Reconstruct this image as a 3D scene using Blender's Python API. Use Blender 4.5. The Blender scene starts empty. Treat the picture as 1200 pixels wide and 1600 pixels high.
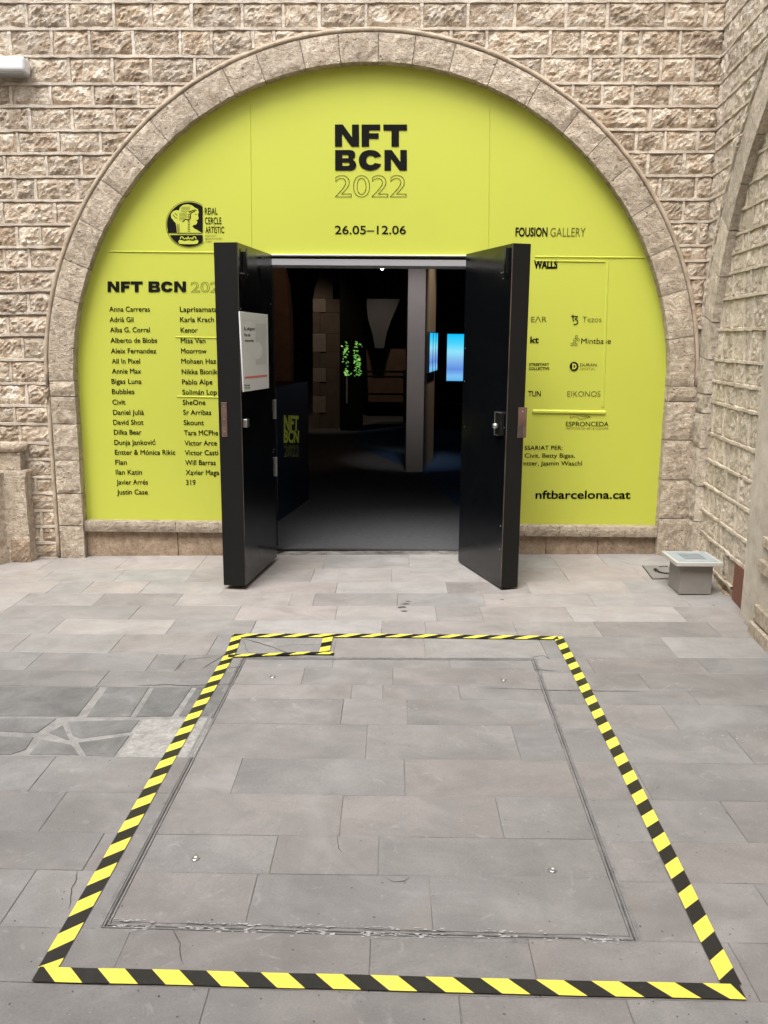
import bpy, bmesh, math, random
from mathutils import Vector, Matrix, noise as mnoise
random.seed(7)
sc = bpy.context.scene
COL = sc.collection
R = math.radians

# ------------------------------------------------------------------ camera
F, PW, PH = 1350.0, 1200, 1600
RW = ((0.9999109941296753, 0.009688720147105439, -0.009172378127575306),
      (0.010894694214056866, -0.19610449585302359, 0.9805224792651179),
      (0.007701263311064266, -0.9805351372633937, -0.1961925970450239))
CAM = Vector((0.0, -6.31405768, 1.6))
cd = bpy.data.cameras.new('camera'); cam = bpy.data.objects.new('camera', cd); COL.objects.link(cam)
cd.sensor_fit = 'VERTICAL'; cd.sensor_height = 24.0; cd.lens = F / PH * 24.0
cd.clip_start = 0.05; cd.clip_end = 600
M = Matrix(((RW[0][0], -RW[0][1], -RW[0][2]), (RW[1][0], -RW[1][1], -RW[1][2]), (RW[2][0], -RW[2][1], -RW[2][2])))
cam.matrix_world = Matrix.Translation(CAM) @ M.to_4x4()
sc.camera = cam

# ------------------------------------------------------------------ daylight
SUN_EL, SUN_AZ = 62.0, 205.0
w = bpy.data.worlds.new('World'); sc.world = w; w.use_nodes = True
nt = w.node_tree; bg = nt.nodes['Background']
sky = nt.nodes.new('ShaderNodeTexSky'); sky.sky_type = 'NISHITA'; sky.sun_disc = False
sky.sun_elevation = R(SUN_EL); sky.sun_rotation = R(SUN_AZ); sky.dust_density = 3.0; sky.air_density = 1.0
hs = nt.nodes.new('ShaderNodeHueSaturation'); hs.inputs['Saturation'].default_value = 0.35
nt.links.new(sky.outputs[0], hs.inputs['Color']); nt.links.new(hs.outputs[0], bg.inputs['Color'])
bg.inputs['Strength'].default_value = 0.15
sd = bpy.data.lights.new('sun', 'SUN'); so = bpy.data.objects.new('sun', sd); COL.objects.link(so)
sd.energy = 1.1; sd.angle = R(35); sd.color = (1.0, 0.975, 0.94)
az, el = R(SUN_AZ), R(SUN_EL)
sdir = Vector((math.sin(az) * math.cos(el), math.cos(az) * math.cos(el), math.sin(el)))
so.rotation_euler = sdir.to_track_quat('Z', 'Y').to_euler()
sc.view_settings.view_transform = 'Standard'; sc.view_settings.look = 'None'
sc.view_settings.exposure = 1.43; sc.view_settings.gamma = 1.0; sc.view_settings.use_curve_mapping = False

# ------------------------------------------------------------------ placing helpers (photo measurements -> real places)
def ray(px, py):
    v = (px - 600.0, py - 800.0, F)
    return Vector([sum(RW[i][k] * v[k] for k in range(3)) for i in range(3)])
def at_y(px, py, Y=0.0):
    v = ray(px, py); return CAM + v * ((Y - CAM.y) / v.y)
def gz(x, y):
    t = min(1.0, max(0.0, (y + 1.8) / 1.8)); return 0.0147 * max(-3.2, min(2.4, x)) * t * t * (3 - 2 * t)
def at_floor(px, py, z0=0.0):
    z = z0; v = ray(px, py)
    for _ in range(6):
        P = CAM + v * ((z - CAM.z) / v.z); z = z0 + gz(P.x, P.y)
    return P
RV = ray(742, 537); RV = Vector((RV.x, RV.y, 0)).normalized()
RE = Vector((-RV.x, -RV.y, 0)); RN = Vector((-RV.y, RV.x, 0))     # along the right wall towards us, and its outward normal
RC = Vector((2.195, 0, 0))
def on_right(px, py, d=0.0):
    v = ray(px, py); p0 = RC - RN * d; t = (p0 - CAM).dot(RN) / v.dot(RN); P = CAM + v * t
    return ((P - RC).dot(RE), P.z)
def rpt(s, z, d=0.0):         # d = height proud of the right wall face
    return RC + RE * s + RN * d + Vector((0, 0, z))

# ------------------------------------------------------------------ object helpers
def link(name, me, mats, parent=None, loc=None):
    o = bpy.data.objects.new(name, me); COL.objects.link(o)
    if mats is not None:
        for m in (mats if isinstance(mats, (list, tuple)) else [mats]): me.materials.append(m)
    if parent is not None: o.parent = parent
    if loc is not None: o.location = loc
    return o
def mesh(name, verts, faces, mat, parent=None, smooth=False, mi=None, origin=True):
    vs = [Vector(v) for v in verts]
    c = Vector((0, 0, 0))
    pl = parent.matrix_world.translation if parent is not None else Vector((0, 0, 0))
    if origin and vs:
        c = sum(vs, Vector()) / len(vs)
    me = bpy.data.meshes.new(name); me.from_pydata([tuple(v - c) for v in vs], [], faces)
    if mi: me.polygons.foreach_set('material_index', mi)
    if smooth: me.polygons.foreach_set('use_smooth', [True] * len(me.polygons))
    me.update()
    b = bmesh.new(); b.from_mesh(me); bmesh.ops.recalc_face_normals(b, faces=b.faces) if not smooth == 'keep' else None
    b.to_mesh(me); b.free()
    o = link(name, me, mat, parent)
    off = Vector(parent['_o']) if (parent is not None and '_o' in parent) else Vector((0, 0, 0))
    o.location = c - off
    o['_o'] = tuple(c)
    return o
def thing(name, label, cat, loc=(0, 0, 0), group=None, kind=None):
    o = bpy.data.objects.new(name, None); COL.objects.link(o); o.location = loc; o.empty_display_size = .1
    o['_o'] = tuple(loc); o['label'] = label; o['category'] = cat
    if group: o['group'] = group
    if kind: o['kind'] = kind
    return o
def tag(o, label=None, cat=None, group=None, kind=None):
    for k, v in (('label', label), ('category', cat), ('group', group), ('kind', kind)):
        if v: o[k] = v
    return o
def boxv(x0, x1, y0, y1, z0, z1):
    return [(x0, y0, z0), (x1, y0, z0), (x1, y1, z0), (x0, y1, z0), (x0, y0, z1), (x1, y0, z1), (x1, y1, z1), (x0, y1, z1)]
BF = [(0, 3, 2, 1), (4, 5, 6, 7), (0, 1, 5, 4), (1, 2, 6, 5), (2, 3, 7, 6), (3, 0, 4, 7)]
def bevel(o, wd, seg=2):
    b = bmesh.new(); b.from_mesh(o.data)
    bmesh.ops.bevel(b, geom=b.edges[:], offset=wd, segments=seg, affect='EDGES', profile=.5); b.to_mesh(o.data); b.free(); return o
def box(name, x0, x1, y0, y1, z0, z1, mat, parent=None, bv=0.0):
    o = mesh(name, boxv(x0, x1, y0, y1, z0, z1), BF, mat, parent)
    return bevel(o, bv) if bv else o
def hexa(name, b4, t4, mat, parent=None, bv=0.0):   # any box from four bottom and four top corners
    o = mesh(name, list(b4) + list(t4), BF, mat, parent)
    return bevel(o, bv) if bv else o
def tube(name, pts, r, mat, parent=None, n=8, closed=False):
    pts = [Vector(p) for p in pts]; V = []; Fc = []
    for i, p in enumerate(pts):
        a = pts[max(0, i - 1)]; b = pts[min(len(pts) - 1, i + 1)]; t = (b - a).normalized()
        u = t.cross(Vector((0, 0, 1))); u = u.normalized() if u.length > 1e-3 else Vector((1, 0, 0)); v = t.cross(u)
        rr = r[i] if isinstance(r, (list, tuple)) else r
        for k in range(n):
            q = 2 * math.pi * k / n; V.append(p + u * math.cos(q) * rr + v * math.sin(q) * rr)
    for i in range(len(pts) - 1):
        for k in range(n): Fc.append((i * n + k, i * n + (k + 1) % n, (i + 1) * n + (k + 1) % n, (i + 1) * n + k))
    Fc.append(tuple(range(n))); Fc.append(tuple(range((len(pts) - 1) * n, len(pts) * n)))
    return mesh(name, V, Fc, mat, parent, smooth=True)

# ------------------------------------------------------------------ materials
def newmat(name):
    m = bpy.data.materials.new(name); m.use_nodes = True; t = m.node_tree; b = t.nodes['Principled BSDF']; return m, t, b
def simple(name, col, rough=.6, metal=0.0, bump=0.0, bscale=60, var=0.0, emit=None, es=1.0, spec=.5):
    m, t, b = newmat(name); b.inputs['Base Color'].default_value = (*col, 1); b.inputs['Roughness'].default_value = rough
    b.inputs['Metallic'].default_value = metal; b.inputs['Specular IOR Level'].default_value = spec
    if emit: b.inputs['Emission Color'].default_value = (*emit, 1); b.inputs['Emission Strength'].default_value = es
    if bump or var:
        g = t.nodes.new('ShaderNodeNewGeometry'); n = t.nodes.new('ShaderNodeTexNoise'); n.inputs['Scale'].default_value = bscale; n.inputs['Detail'].default_value = 6
        t.links.new(g.outputs['Position'], n.inputs['Vector'])
        if bump:
            bp = t.nodes.new('ShaderNodeBump'); bp.inputs['Strength'].default_value = bump; bp.inputs['Distance'].default_value = .004
            t.links.new(n.outputs['Fac'], bp.inputs['Height']); t.links.new(bp.outputs[0], b.inputs['Normal'])
        if var:
            n2 = t.nodes.new('ShaderNodeTexNoise'); n2.inputs['Scale'].default_value = bscale * .12; n2.inputs['Detail'].default_value = 5
            t.links.new(g.outputs['Position'], n2.inputs['Vector'])
            mr = t.nodes.new('ShaderNodeMapRange'); mr.inputs[1].default_value = .3; mr.inputs[2].default_value = .7; mr.inputs[3].default_value = 1 - var; mr.inputs[4].default_value = 1 + var
            t.links.new(n2.outputs['Fac'], mr.inputs[0])
            mx = t.nodes.new('ShaderNodeVectorMath'); mx.operation = 'SCALE'; mx.inputs[0].default_value = col
            t.links.new(mr.outputs[0], mx.inputs['Scale']); t.links.new(mx.outputs[0], b.inputs['Base Color'])
    return m
def stone_mat(name, cols, scale=9.0, bump=.9, dist=.02, rough=.92, objvar=.12, fine=70.0, pits=0.0, pitcol=(.10, .07, .05), stretch=None, stain=None, mid=.5, mott=.10, tint=None, wear=False):
    """cols: three base colours blended by noise; bump in three octaves; each piece slightly its own tone."""
    m, t, b = newmat(name); N = t.nodes.new; L = t.links.new
    g = N('ShaderNodeNewGeometry'); oi = N('ShaderNodeObjectInfo')
    off = N('ShaderNodeVectorMath'); off.operation = 'SCALE'; off.inputs[0].default_value = (3.1, 1.7, 2.3); L(oi.outputs['Random'], off.inputs['Scale'])
    ad = N('ShaderNodeVectorMath'); L(g.outputs['Position'], ad.inputs[0]); L(off.outputs[0], ad.inputs[1])
    vec = ad.outputs[0]
    if stretch:
        mp = N('ShaderNodeMapping'); mp.inputs['Scale'].default_value = stretch; L(vec, mp.inputs[0]); vec = mp.outputs[0]
    def nz(s, d, r=.6, dis=0.0):
        n = N('ShaderNodeTexNoise'); n.inputs['Scale'].default_value = s; n.inputs['Detail'].default_value = d; n.inputs['Roughness'].default_value = r
        n.inputs['Distortion'].default_value = dis; L(vec, n.inputs['Vector']); return n.outputs['Fac']
    a = nz(scale, 8, .65, .6); c2 = nz(scale * .33, 4); f = nz(fine, 6, .7)
    rp = N('ShaderNodeValToRGB'); e = rp.color_ramp.elements
    e[0].position = .36; e[0].color = (*cols[0], 1); e[1].position = .66; e[1].color = (*cols[2], 1)
    x = e.new(.5); x.color = (*cols[1], 1); L(a, rp.inputs[0])
    # large tone
    mr = N('ShaderNodeMapRange'); mr.inputs[1].default_value = .3; mr.inputs[2].default_value = .7; mr.inputs[3].default_value = .86; mr.inputs[4].default_value = 1.12; L(c2, mr.inputs[0])
    mo = N('ShaderNodeMapRange'); mo.inputs[3].default_value = 1 - objvar; mo.inputs[4].default_value = 1 + objvar; L(oi.outputs['Random'], mo.inputs[0])
    mf = N('ShaderNodeMapRange'); mf.inputs[1].default_value = .3; mf.inputs[2].default_value = .7; mf.inputs[3].default_value = 1 - mott; mf.inputs[4].default_value = 1 + mott; L(f, mf.inputs[0])
    mm = N('ShaderNodeMath'); mm.operation = 'MULTIPLY'; L(mr.outputs[0], mm.inputs[0]); L(mo.outputs[0], mm.inputs[1])
    m3 = N('ShaderNodeMath'); m3.operation = 'MULTIPLY'; L(mm.outputs[0], m3.inputs[0]); L(mf.outputs[0], m3.inputs[1])
    sv = N('ShaderNodeVectorMath'); sv.operation = 'SCALE'; L(rp.outputs[0], sv.inputs[0]); L(m3.outputs[0], sv.inputs['Scale'])
    col = sv.outputs[0]
    md = nz(fine * .45, 8, .72, .3)
    h0 = N('ShaderNodeMath'); h0.operation = 'MULTIPLY_ADD'; L(md, h0.inputs[0]); h0.inputs[1].default_value = mid; L(a, h0.inputs[2])
    hgt = N('ShaderNodeMath'); hgt.operation = 'MULTIPLY_ADD'; L(f, hgt.inputs[0]); hgt.inputs[1].default_value = .6; L(h0.outputs[0], hgt.inputs[2]); hout = hgt.outputs[0]
    if tint:      # some slabs are a little pinker than others
        ti = N('ShaderNodeMath'); ti.operation = 'MULTIPLY'; ti.inputs[1].default_value = 7.31; L(oi.outputs['Random'], ti.inputs[0])
        fr_ = N('ShaderNodeMath'); fr_.operation = 'FRACT'; L(ti.outputs[0], fr_.inputs[0])
        tm = N('ShaderNodeMix'); tm.data_type = 'RGBA'; tm.blend_type = 'MULTIPLY'; L(fr_.outputs[0], tm.inputs['Factor']); L(col, tm.inputs[6]); tm.inputs[7].default_value = (*tint, 1); col = tm.outputs[2]
    if wear:      # scuffed paler film and dark grime, in the open yard's own pattern
        gp = N('ShaderNodeNewGeometry')
        for (sc_, lo, hi, k_, c_, dis) in ((1.5, .52, .72, .28, (.36, .352, .345), 1.5), (9, .60, .74, .30, (.40, .39, .375), 2.5), (2.3, .56, .78, .35, (.12, .112, .105), 1.0), (34, .66, .75, .35, (.10, .095, .09), .5)):
            wn = N('ShaderNodeTexNoise'); wn.inputs['Scale'].default_value = sc_; wn.inputs['Detail'].default_value = 7; wn.inputs['Roughness'].default_value = .62; wn.inputs['Distortion'].default_value = dis
            wo = N('ShaderNodeVectorMath'); wo.inputs[1].default_value = (sc_ * 3.1, sc_ * 1.3, 0); L(gp.outputs['Position'], wo.inputs[0]); L(wo.outputs[0], wn.inputs['Vector'])
            wr = N('ShaderNodeMapRange'); wr.inputs[1].default_value = lo; wr.inputs[2].default_value = hi; wr.inputs[4].default_value = k_; L(wn.outputs['Fac'], wr.inputs[0])
            wm = N('ShaderNodeMix'); wm.data_type = 'RGBA'; L(wr.outputs[0], wm.inputs['Factor']); L(col, wm.inputs[6]); wm.inputs[7].default_value = (*c_, 1); col = wm.outputs[2]
    if pits:
        vo = N('ShaderNodeTexVoronoi'); vo.inputs['Scale'].default_value = pits; L(vec, vo.inputs['Vector'])
        pm = N('ShaderNodeMapRange'); pm.inputs[1].default_value = .10; pm.inputs[2].default_value = .28; pm.inputs[3].default_value = 1; pm.inputs[4].default_value = 0; L(vo.outputs['Distance'], pm.inputs[0])
        gate = N('ShaderNodeMapRange'); gate.inputs[1].default_value = .48; gate.inputs[2].default_value = .62; L(nz(scale * 1.7, 3), gate.inputs[0])
        pg = N('ShaderNodeMath'); pg.operation = 'MULTIPLY'; L(pm.outputs[0], pg.inputs[0]); L(gate.outputs[0], pg.inputs[1])
        mx = N('ShaderNodeMix'); mx.data_type = 'RGBA'; L(pg.outputs[0], mx.inputs['Factor']); L(col, mx.inputs[6]); mx.inputs[7].default_value = (*pitcol, 1); col = mx.outputs[2]
        sb = N('ShaderNodeMath'); sb.operation = 'MULTIPLY_ADD'; L(pg.outputs[0], sb.inputs[0]); sb.inputs[1].default_value = -.5; L(hout, sb.inputs[2]); hout = sb.outputs[0]
    if stain:
        gs = N('ShaderNodeMapRange'); gs.inputs[1].default_value = .56; gs.inputs[2].default_value = .72; gs.inputs[4].default_value = stain[1]; L(nz(stain[2], 5, .6, 1.0), gs.inputs[0])
        mx = N('ShaderNodeMix'); mx.data_type = 'RGBA'; L(gs.outputs[0], mx.inputs['Factor']); L(col, mx.inputs[6]); mx.inputs[7].default_value = (*stain[0], 1); col = mx.outputs[2]
    L(col, b.inputs['Base Color']); b.inputs['Roughness'].default_value = rough; b.inputs['Specular IOR Level'].default_value = .25
    bp = N('ShaderNodeBump'); bp.inputs['Strength'].default_value = bump; bp.inputs['Distance'].default_value = dist; L(hout, bp.inputs['Height']); L(bp.outputs[0], b.inputs['Normal'])
    return m

M_ROCK = stone_mat('rock_faced_stone', [(.43, .32, .22), (.69, .565, .43), (.91, .82, .685)], 13, 1.0, .034, objvar=.17, fine=70, stain=((.46, .29, .15), .55, 3.2), mid=.75, mott=.22)
M_TOOLED = stone_mat('tooled_stone', [(.46, .365, .265), (.60, .50, .385), (.76, .66, .53)], 22, 1.0, .024, objvar=.08, fine=95, pits=30, pitcol=(.26, .19, .13), mid=.9, mott=.2)
M_PICKED = stone_mat('picked_stone', [(.54, .45, .35), (.69, .60, .485), (.85, .765, .645)], 26, 1.0, .020, objvar=.13, fine=120, pits=48, pitcol=(.28, .20, .14), mid=.9, mott=.22)
M_PICKR = stone_mat('fine_picked_stone', [(.54, .445, .345), (.72, .62, .50), (.88, .80, .685)], 48, 1.0, .012, objvar=.14, fine=170, pits=80, pitcol=(.30, .22, .16), mid=.9, mott=.25)
M_HOOD = stone_mat('hood_stone', [(.36, .285, .205), (.45, .365, .27), (.54, .45, .35)], 12, .7, .008, objvar=0, fine=90, mid=.6)
M_SILL = stone_mat('sill_stone', [(.36, .29, .21), (.47, .39, .30), (.58, .50, .40)], 20, 1.0, .018, objvar=.08, fine=95, pits=30, pitcol=(.22, .16, .11), mid=.9, mott=.2)
M_SMOOTH = stone_mat('dressed_stone', [(.46, .40, .33), (.53, .47, .395), (.60, .54, .46)], 8, .5, .006, objvar=.03, fine=90, mid=.3)
M_MORTAR = stone_mat('lime_mortar', [(.50, .42, .33), (.62, .54, .44), (.72, .64, .54)], 7, .9, .010, objvar=0, fine=110, mid=.8, mott=.16)
M_BED = stone_mat('mortar_bed', [(.44, .36, .28), (.54, .455, .365), (.62, .53, .435)], 14, .7, .01, objvar=0)
M_PLINTH = stone_mat('plinth_stone', [(.27, .195, .13), (.36, .27, .19), (.44, .34, .25)], 14, .9, .012, objvar=.1, pits=30, pitcol=(.15, .10, .06), mid=.8, mott=.2)
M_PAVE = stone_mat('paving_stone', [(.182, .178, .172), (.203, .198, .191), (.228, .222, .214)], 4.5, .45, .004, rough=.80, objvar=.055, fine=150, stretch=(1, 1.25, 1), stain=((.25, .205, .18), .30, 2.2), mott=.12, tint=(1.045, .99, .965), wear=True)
M_PAVEP = stone_mat('pale_paving_stone', [(.262, .252, .241), (.290, .279, .267), (.325, .313, .300)], 4.5, .4, .004, rough=.80, objvar=.065, fine=150, stretch=(1, 1.25, 1), stain=((.38, .32, .28), .30, 2.2), mott=.11, tint=(1.06, .985, .955), wear=True)  # paler stone near the doors, with the brighter light there in its colour
M_PAVEM = stone_mat('middling_paving_stone', [(.215, .209, .201), (.240, .233, .224), (.268, .260, .250)], 4.5, .4, .004, rough=.80, objvar=.06, fine=150, stretch=(1, 1.25, 1), stain=((.30, .25, .22), .30, 2.2), mott=.12, tint=(1.05, .99, .965), wear=True)  # step between pale and plain paving, part of the same painted brightening
M_SLATE = stone_mat('dark_slate', [(.128, .127, .123), (.157, .156, .151), (.195, .193, .187)], 7, .6, .005, rough=.7, objvar=.09, fine=130, mott=.12)
M_PALE = stone_mat('pale_granite', [(.23, .225, .205), (.29, .28, .262), (.36, .35, .33)], 40, .5, .004, rough=.85, objvar=.05, fine=200)
M_GROUT = stone_mat('grout', [(.085, .08, .075), (.17, .16, .15), (.30, .29, .27)], 6, .6, .004, objvar=0, fine=150)
M_GROUTL = stone_mat('pale_grout', [(.205, .20, .19), (.25, .242, .23), (.305, .295, .28)], 18, .6, .004, objvar=0, fine=150)
M_SCREED = stone_mat('hatch_screed', [(.175, .168, .160), (.205, .198, .190), (.24, .232, .223)], 16, .8, .006, objvar=0, fine=120)
M_GRIT = simple('dark_joint', (.06, .05, .045), .95, bump=.4, bscale=80)
M_WORN = simple('worn_paint_edge', (.10, .075, .06), .6, .2, bump=.3, bscale=60, var=.5)
M_RUST = simple('rusty_steel', (.20, .165, .15), .8, .1, bump=.5, bscale=120, var=.35)
M_YEL = simple('yellow_vinyl', (.51, .545, .074), .42, bump=.12, bscale=5, var=.03, spec=.35)
M_INK = simple('black_print', (.008, .008, .007), .85, spec=.1)
M_INKG = simple('grey_print', (.13, .13, .025), .8, spec=.1)
M_WHITE = simple('white_trim', (.72, .72, .66), .5)
M_BLACK = simple('black_gloss_paint', (.004, .0045, .0055), .14, bump=.05, bscale=9, spec=.5)
_tr = M_BLACK.node_tree; _n = _tr.nodes.new('ShaderNodeTexNoise'); _n.inputs['Scale'].default_value = 3.5; _n.inputs['Detail'].default_value = 9; _n.inputs['Distortion'].default_value = 1.5
_g = _tr.nodes.new('ShaderNodeNewGeometry'); _tr.links.new(_g.outputs['Position'], _n.inputs['Vector']); _m = _tr.nodes.new('ShaderNodeMapRange')
_m.inputs[1].default_value = .35; _m.inputs[2].default_value = .7; _m.inputs[3].default_value = .09; _m.inputs[4].default_value = .26; _tr.links.new(_n.outputs['Fac'], _m.inputs[0]); _tr.links.new(_m.outputs[0], _tr.nodes['Principled BSDF'].inputs['Roughness'])
M_BLACKE = simple('black_edge_paint', (.007, .0068, .0062), .5, bump=.15, bscale=30, spec=.25)
M_LINT = simple('grey_lintel', (.33, .33, .34), .5, bump=.1)
M_BRASS = simple('aged_brass', (.20, .125, .10), .38, .6, bump=.3, bscale=90, var=.35)
M_CHROME = simple('worn_steel', (.5, .5, .48), .28, .9, bump=.2, bscale=120)
def tape_mat(name, col, scuff):
    m, t, b = newmat(name); N = t.nodes.new; L = t.links.new; g = N('ShaderNodeNewGeometry'); c = None
    b.inputs['Roughness'].default_value = .42
    src = None
    for k, (sc_, lo, hi, kk, cc) in enumerate(((38, .54, .70, .45, scuff), (7, .50, .74, .35, scuff), (150, .64, .72, .5, (.08, .07, .05)))):
        n = N('ShaderNodeTexNoise'); n.inputs['Scale'].default_value = sc_; n.inputs['Detail'].default_value = 7; n.inputs['Distortion'].default_value = 1.2; L(g.outputs['Position'], n.inputs['Vector'])
        r = N('ShaderNodeMapRange'); r.inputs[1].default_value = lo; r.inputs[2].default_value = hi; r.inputs[4].default_value = kk; L(n.outputs['Fac'], r.inputs[0])
        x = N('ShaderNodeMix'); x.data_type = 'RGBA'; L(r.outputs[0], x.inputs['Factor']); x.inputs[7].default_value = (*cc, 1)
        if src is None: x.inputs[6].default_value = (*col, 1)
        else: L(src, x.inputs[6])
        src = x.outputs[2]
        if k == 1:
            bp = N('ShaderNodeBump'); bp.inputs['Strength'].default_value = .35; bp.inputs['Distance'].default_value = .006; L(n.outputs['Fac'], bp.inputs['Height']); L(bp.outputs[0], b.inputs['Normal'])
    L(src, b.inputs['Base Color']); return m
M_TY = tape_mat('tape_yellow', (.74, .66, .085), (.60, .54, .14)); M_TB = tape_mat('tape_black', (.012, .011, .010), (.028, .027, .024))
M_LAMP = simple('grey_painted_metal', (.25, .23, .205), .55, .1, bump=.15, bscale=200, var=.05)
M_LAMPL = simple('pale_metal_rim', (.50, .49, .45), .45, .1, bump=.1, bscale=200)
M_GLASS = simple('frosted_lens', (.36, .42, .45), .12, bump=.05)
M_LGRID = simple('lamp_louvre', (.25, .27, .27), .4, .3)
M_PLAST = simple('white_plastic', (.72, .73, .72), .4)
M_PLASTG = simple('grey_plastic', (.33, .33, .32), .5)
M_CABLE = simple('black_cable', (.02, .02, .02), .5)
M_POST = simple('poster_white', (.74, .75, .74), .35)
M_POSTG = simple('poster_grey', (.60, .61, .60), .35)
M_POSTR = simple('poster_red', (.68, .20, .15), .4)
M_MANH = simple('manhole_iron', (.24, .23, .22), .6, .2, bump=.3, bscale=60, var=.1)
M_VENT = simple('vent_rust', (.24, .11, .075), .8, bump=.4, bscale=150)
M_CARPET = simple('grey_carpet', (.068, .069, .074), .95, bump=.6, bscale=200, var=.12)
M_BLUEGLOW = simple('blue_glow_carpet', (.015, .05, .13), .95, bump=.6, bscale=200)  # blue glow on the floor, put into the carpet colour
M_DARKW = stone_mat('gallery_wall', [(.10, .085, .072), (.14, .12, .10), (.18, .155, .13)], 6, .5, .01, objvar=.2)
M_BROWNW = simple('brown_gallery_wall', (.14, .085, .055), .8, bump=.2, var=.15)
M_DARKP = simple('dark_gallery_paint', (.05, .05, .055), .8)
M_COLUMN = simple('grey_column_paint', (.48, .45, .45), .7, bump=.05, var=.03)
M_DESK = simple('navy_desk', (.006, .011, .032), .35)
M_LGREY = simple('grey_vault_plaster', (.14, .14, .145), .9, bump=.2)
M_SCRL = simple('lamp_glow', (1, 1, 1), .5, emit=(1, .96, .88), es=14)
def screen_mat():
    m, t, b = newmat('blue_screen'); N = t.nodes.new; L = t.links.new
    tc = N('ShaderNodeTexCoord'); sp = N('ShaderNodeSeparateXYZ'); L(tc.outputs['Generated'], sp.inputs[0])
    rp = N('ShaderNodeValToRGB'); e = rp.color_ramp.elements; e[0].position = 0; e[0].color = (.10, .45, .80, 1); e[1].position = 1; e[1].color = (.0, .50, .92, 1)
    for p, c in ((.10, (.20, .50, .85)), (.25, (.11, .26, .70)), (.42, (.20, .42, .78)), (.62, (.26, .72, .90)), (.8, (.06, .62, .92))):
        x = e.new(p); x.color = (*c, 1)
    L(sp.outputs[2], rp.inputs[0]); L(rp.outputs[0], b.inputs['Emission Color']); b.inputs['Emission Strength'].default_value = .40
    b.inputs['Base Color'].default_value = (.01, .01, .01, 1); b.inputs['Roughness'].default_value = .3; return m
M_SCREEN = screen_mat()
M_GREEN = simple('green_screen_leaves', (.02, .05, .01), .5, emit=(.10, .32, .05), es=.45)
M_GREENL = simple('pale_screen_leaves', (.02, .05, .01), .5, emit=(.35, .55, .15), es=.5)
M_DESKT = simple('desk_lettering', (.22, .25, .04), .6, emit=(.30, .34, .05), es=.05)
M_DESKD = simple('desk_lettering_dim', (.10, .12, .03), .6, emit=(.1, .12, .02), es=.05)
M_STAIN = simple('dark_stain', (.07, .065, .06), .8)
M_CHALK = stone_mat('white_mortar_smears', [(.25, .24, .23), (.33, .32, .31), (.48, .465, .45)], 30, .6, .004, objvar=0)

# ------------------------------------------------------------------ ground
CX, CZ, RI, RO = -0.164, 1.285, 2.145, 2.362          # the arch: centre, intrados, outer edge of the hood
ground = mesh('courtyard_floor', [(-60, -60, -.0036), (60, -60, -.0036), (60, -1.9, -.0036), (-60, -1.9, -.0036)], [(0, 1, 2, 3)], M_GROUT)
tag(ground, kind='structure')
# the strip next to the wall rises slightly to the right
V = []; Fc = []; xs = [-60, -3.2, -2, -1, 0, 1, 2, 2.6, 60]; ys = [-1.9, -1.5, -1.2, -.9, -.6, -.3, 0, .3]
for y in ys:
    for x in xs: V.append((x, y, -.0036 + gz(x, y)))
for j in range(len(ys) - 1):
    for i in range(len(xs) - 1): a = j * len(xs) + i; Fc.append((a, a + 1, a + len(xs) + 1, a + len(xs)))
mesh('mortar_bed', V, Fc, M_GROUT, ground, origin=False)

def clip(poly, P, Q, keep_left=True):
    """keep the part of a px polygon on one side of line P-Q"""
    def sd(p):
        s = (Q[0] - P[0]) * (p[1] - P[1]) - (Q[1] - P[1]) * (p[0] - P[0]); return s if keep_left else -s
    out = []
    for i in range(len(poly)):
        a, b = poly[i - 1], poly[i]; sa, sb = sd(a), sd(b)
        if (sa >= 0) != (sb >= 0):
            t = sa / (sa - sb); out.append((a[0] + (b[0] - a[0]) * t, a[1] + (b[1] - a[1]) * t))
        if sb >= 0: out.append(b)
    return out
def inset2(P, d):
    """inset a convex world polygon by d"""
    n = len(P); A = sum(P[i - 1].x * P[i].y - P[i].x * P[i - 1].y for i in range(n))
    if A < 0: P = P[::-1]
    out = []
    for i in range(n):
        a, b, c = P[i - 1], P[i], P[(i + 1) % n]
        e1 = (b - a); e2 = (c - b)
        e1 = Vector((e1.x, e1.y)).normalized(); e2 = Vector((e2.x, e2.y)).normalized()
        n1 = Vector((-e1.y, e1.x)); n2 = Vector((-e2.y, e2.x)); bs = n1 + n2
        k = d / max(.35, (1 + n1.dot(n2)) / 1.0); q = Vector((b.x, b.y)) + bs * k
        out.append(Vector((q.x, q.y, b.z)))
    return out
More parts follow.
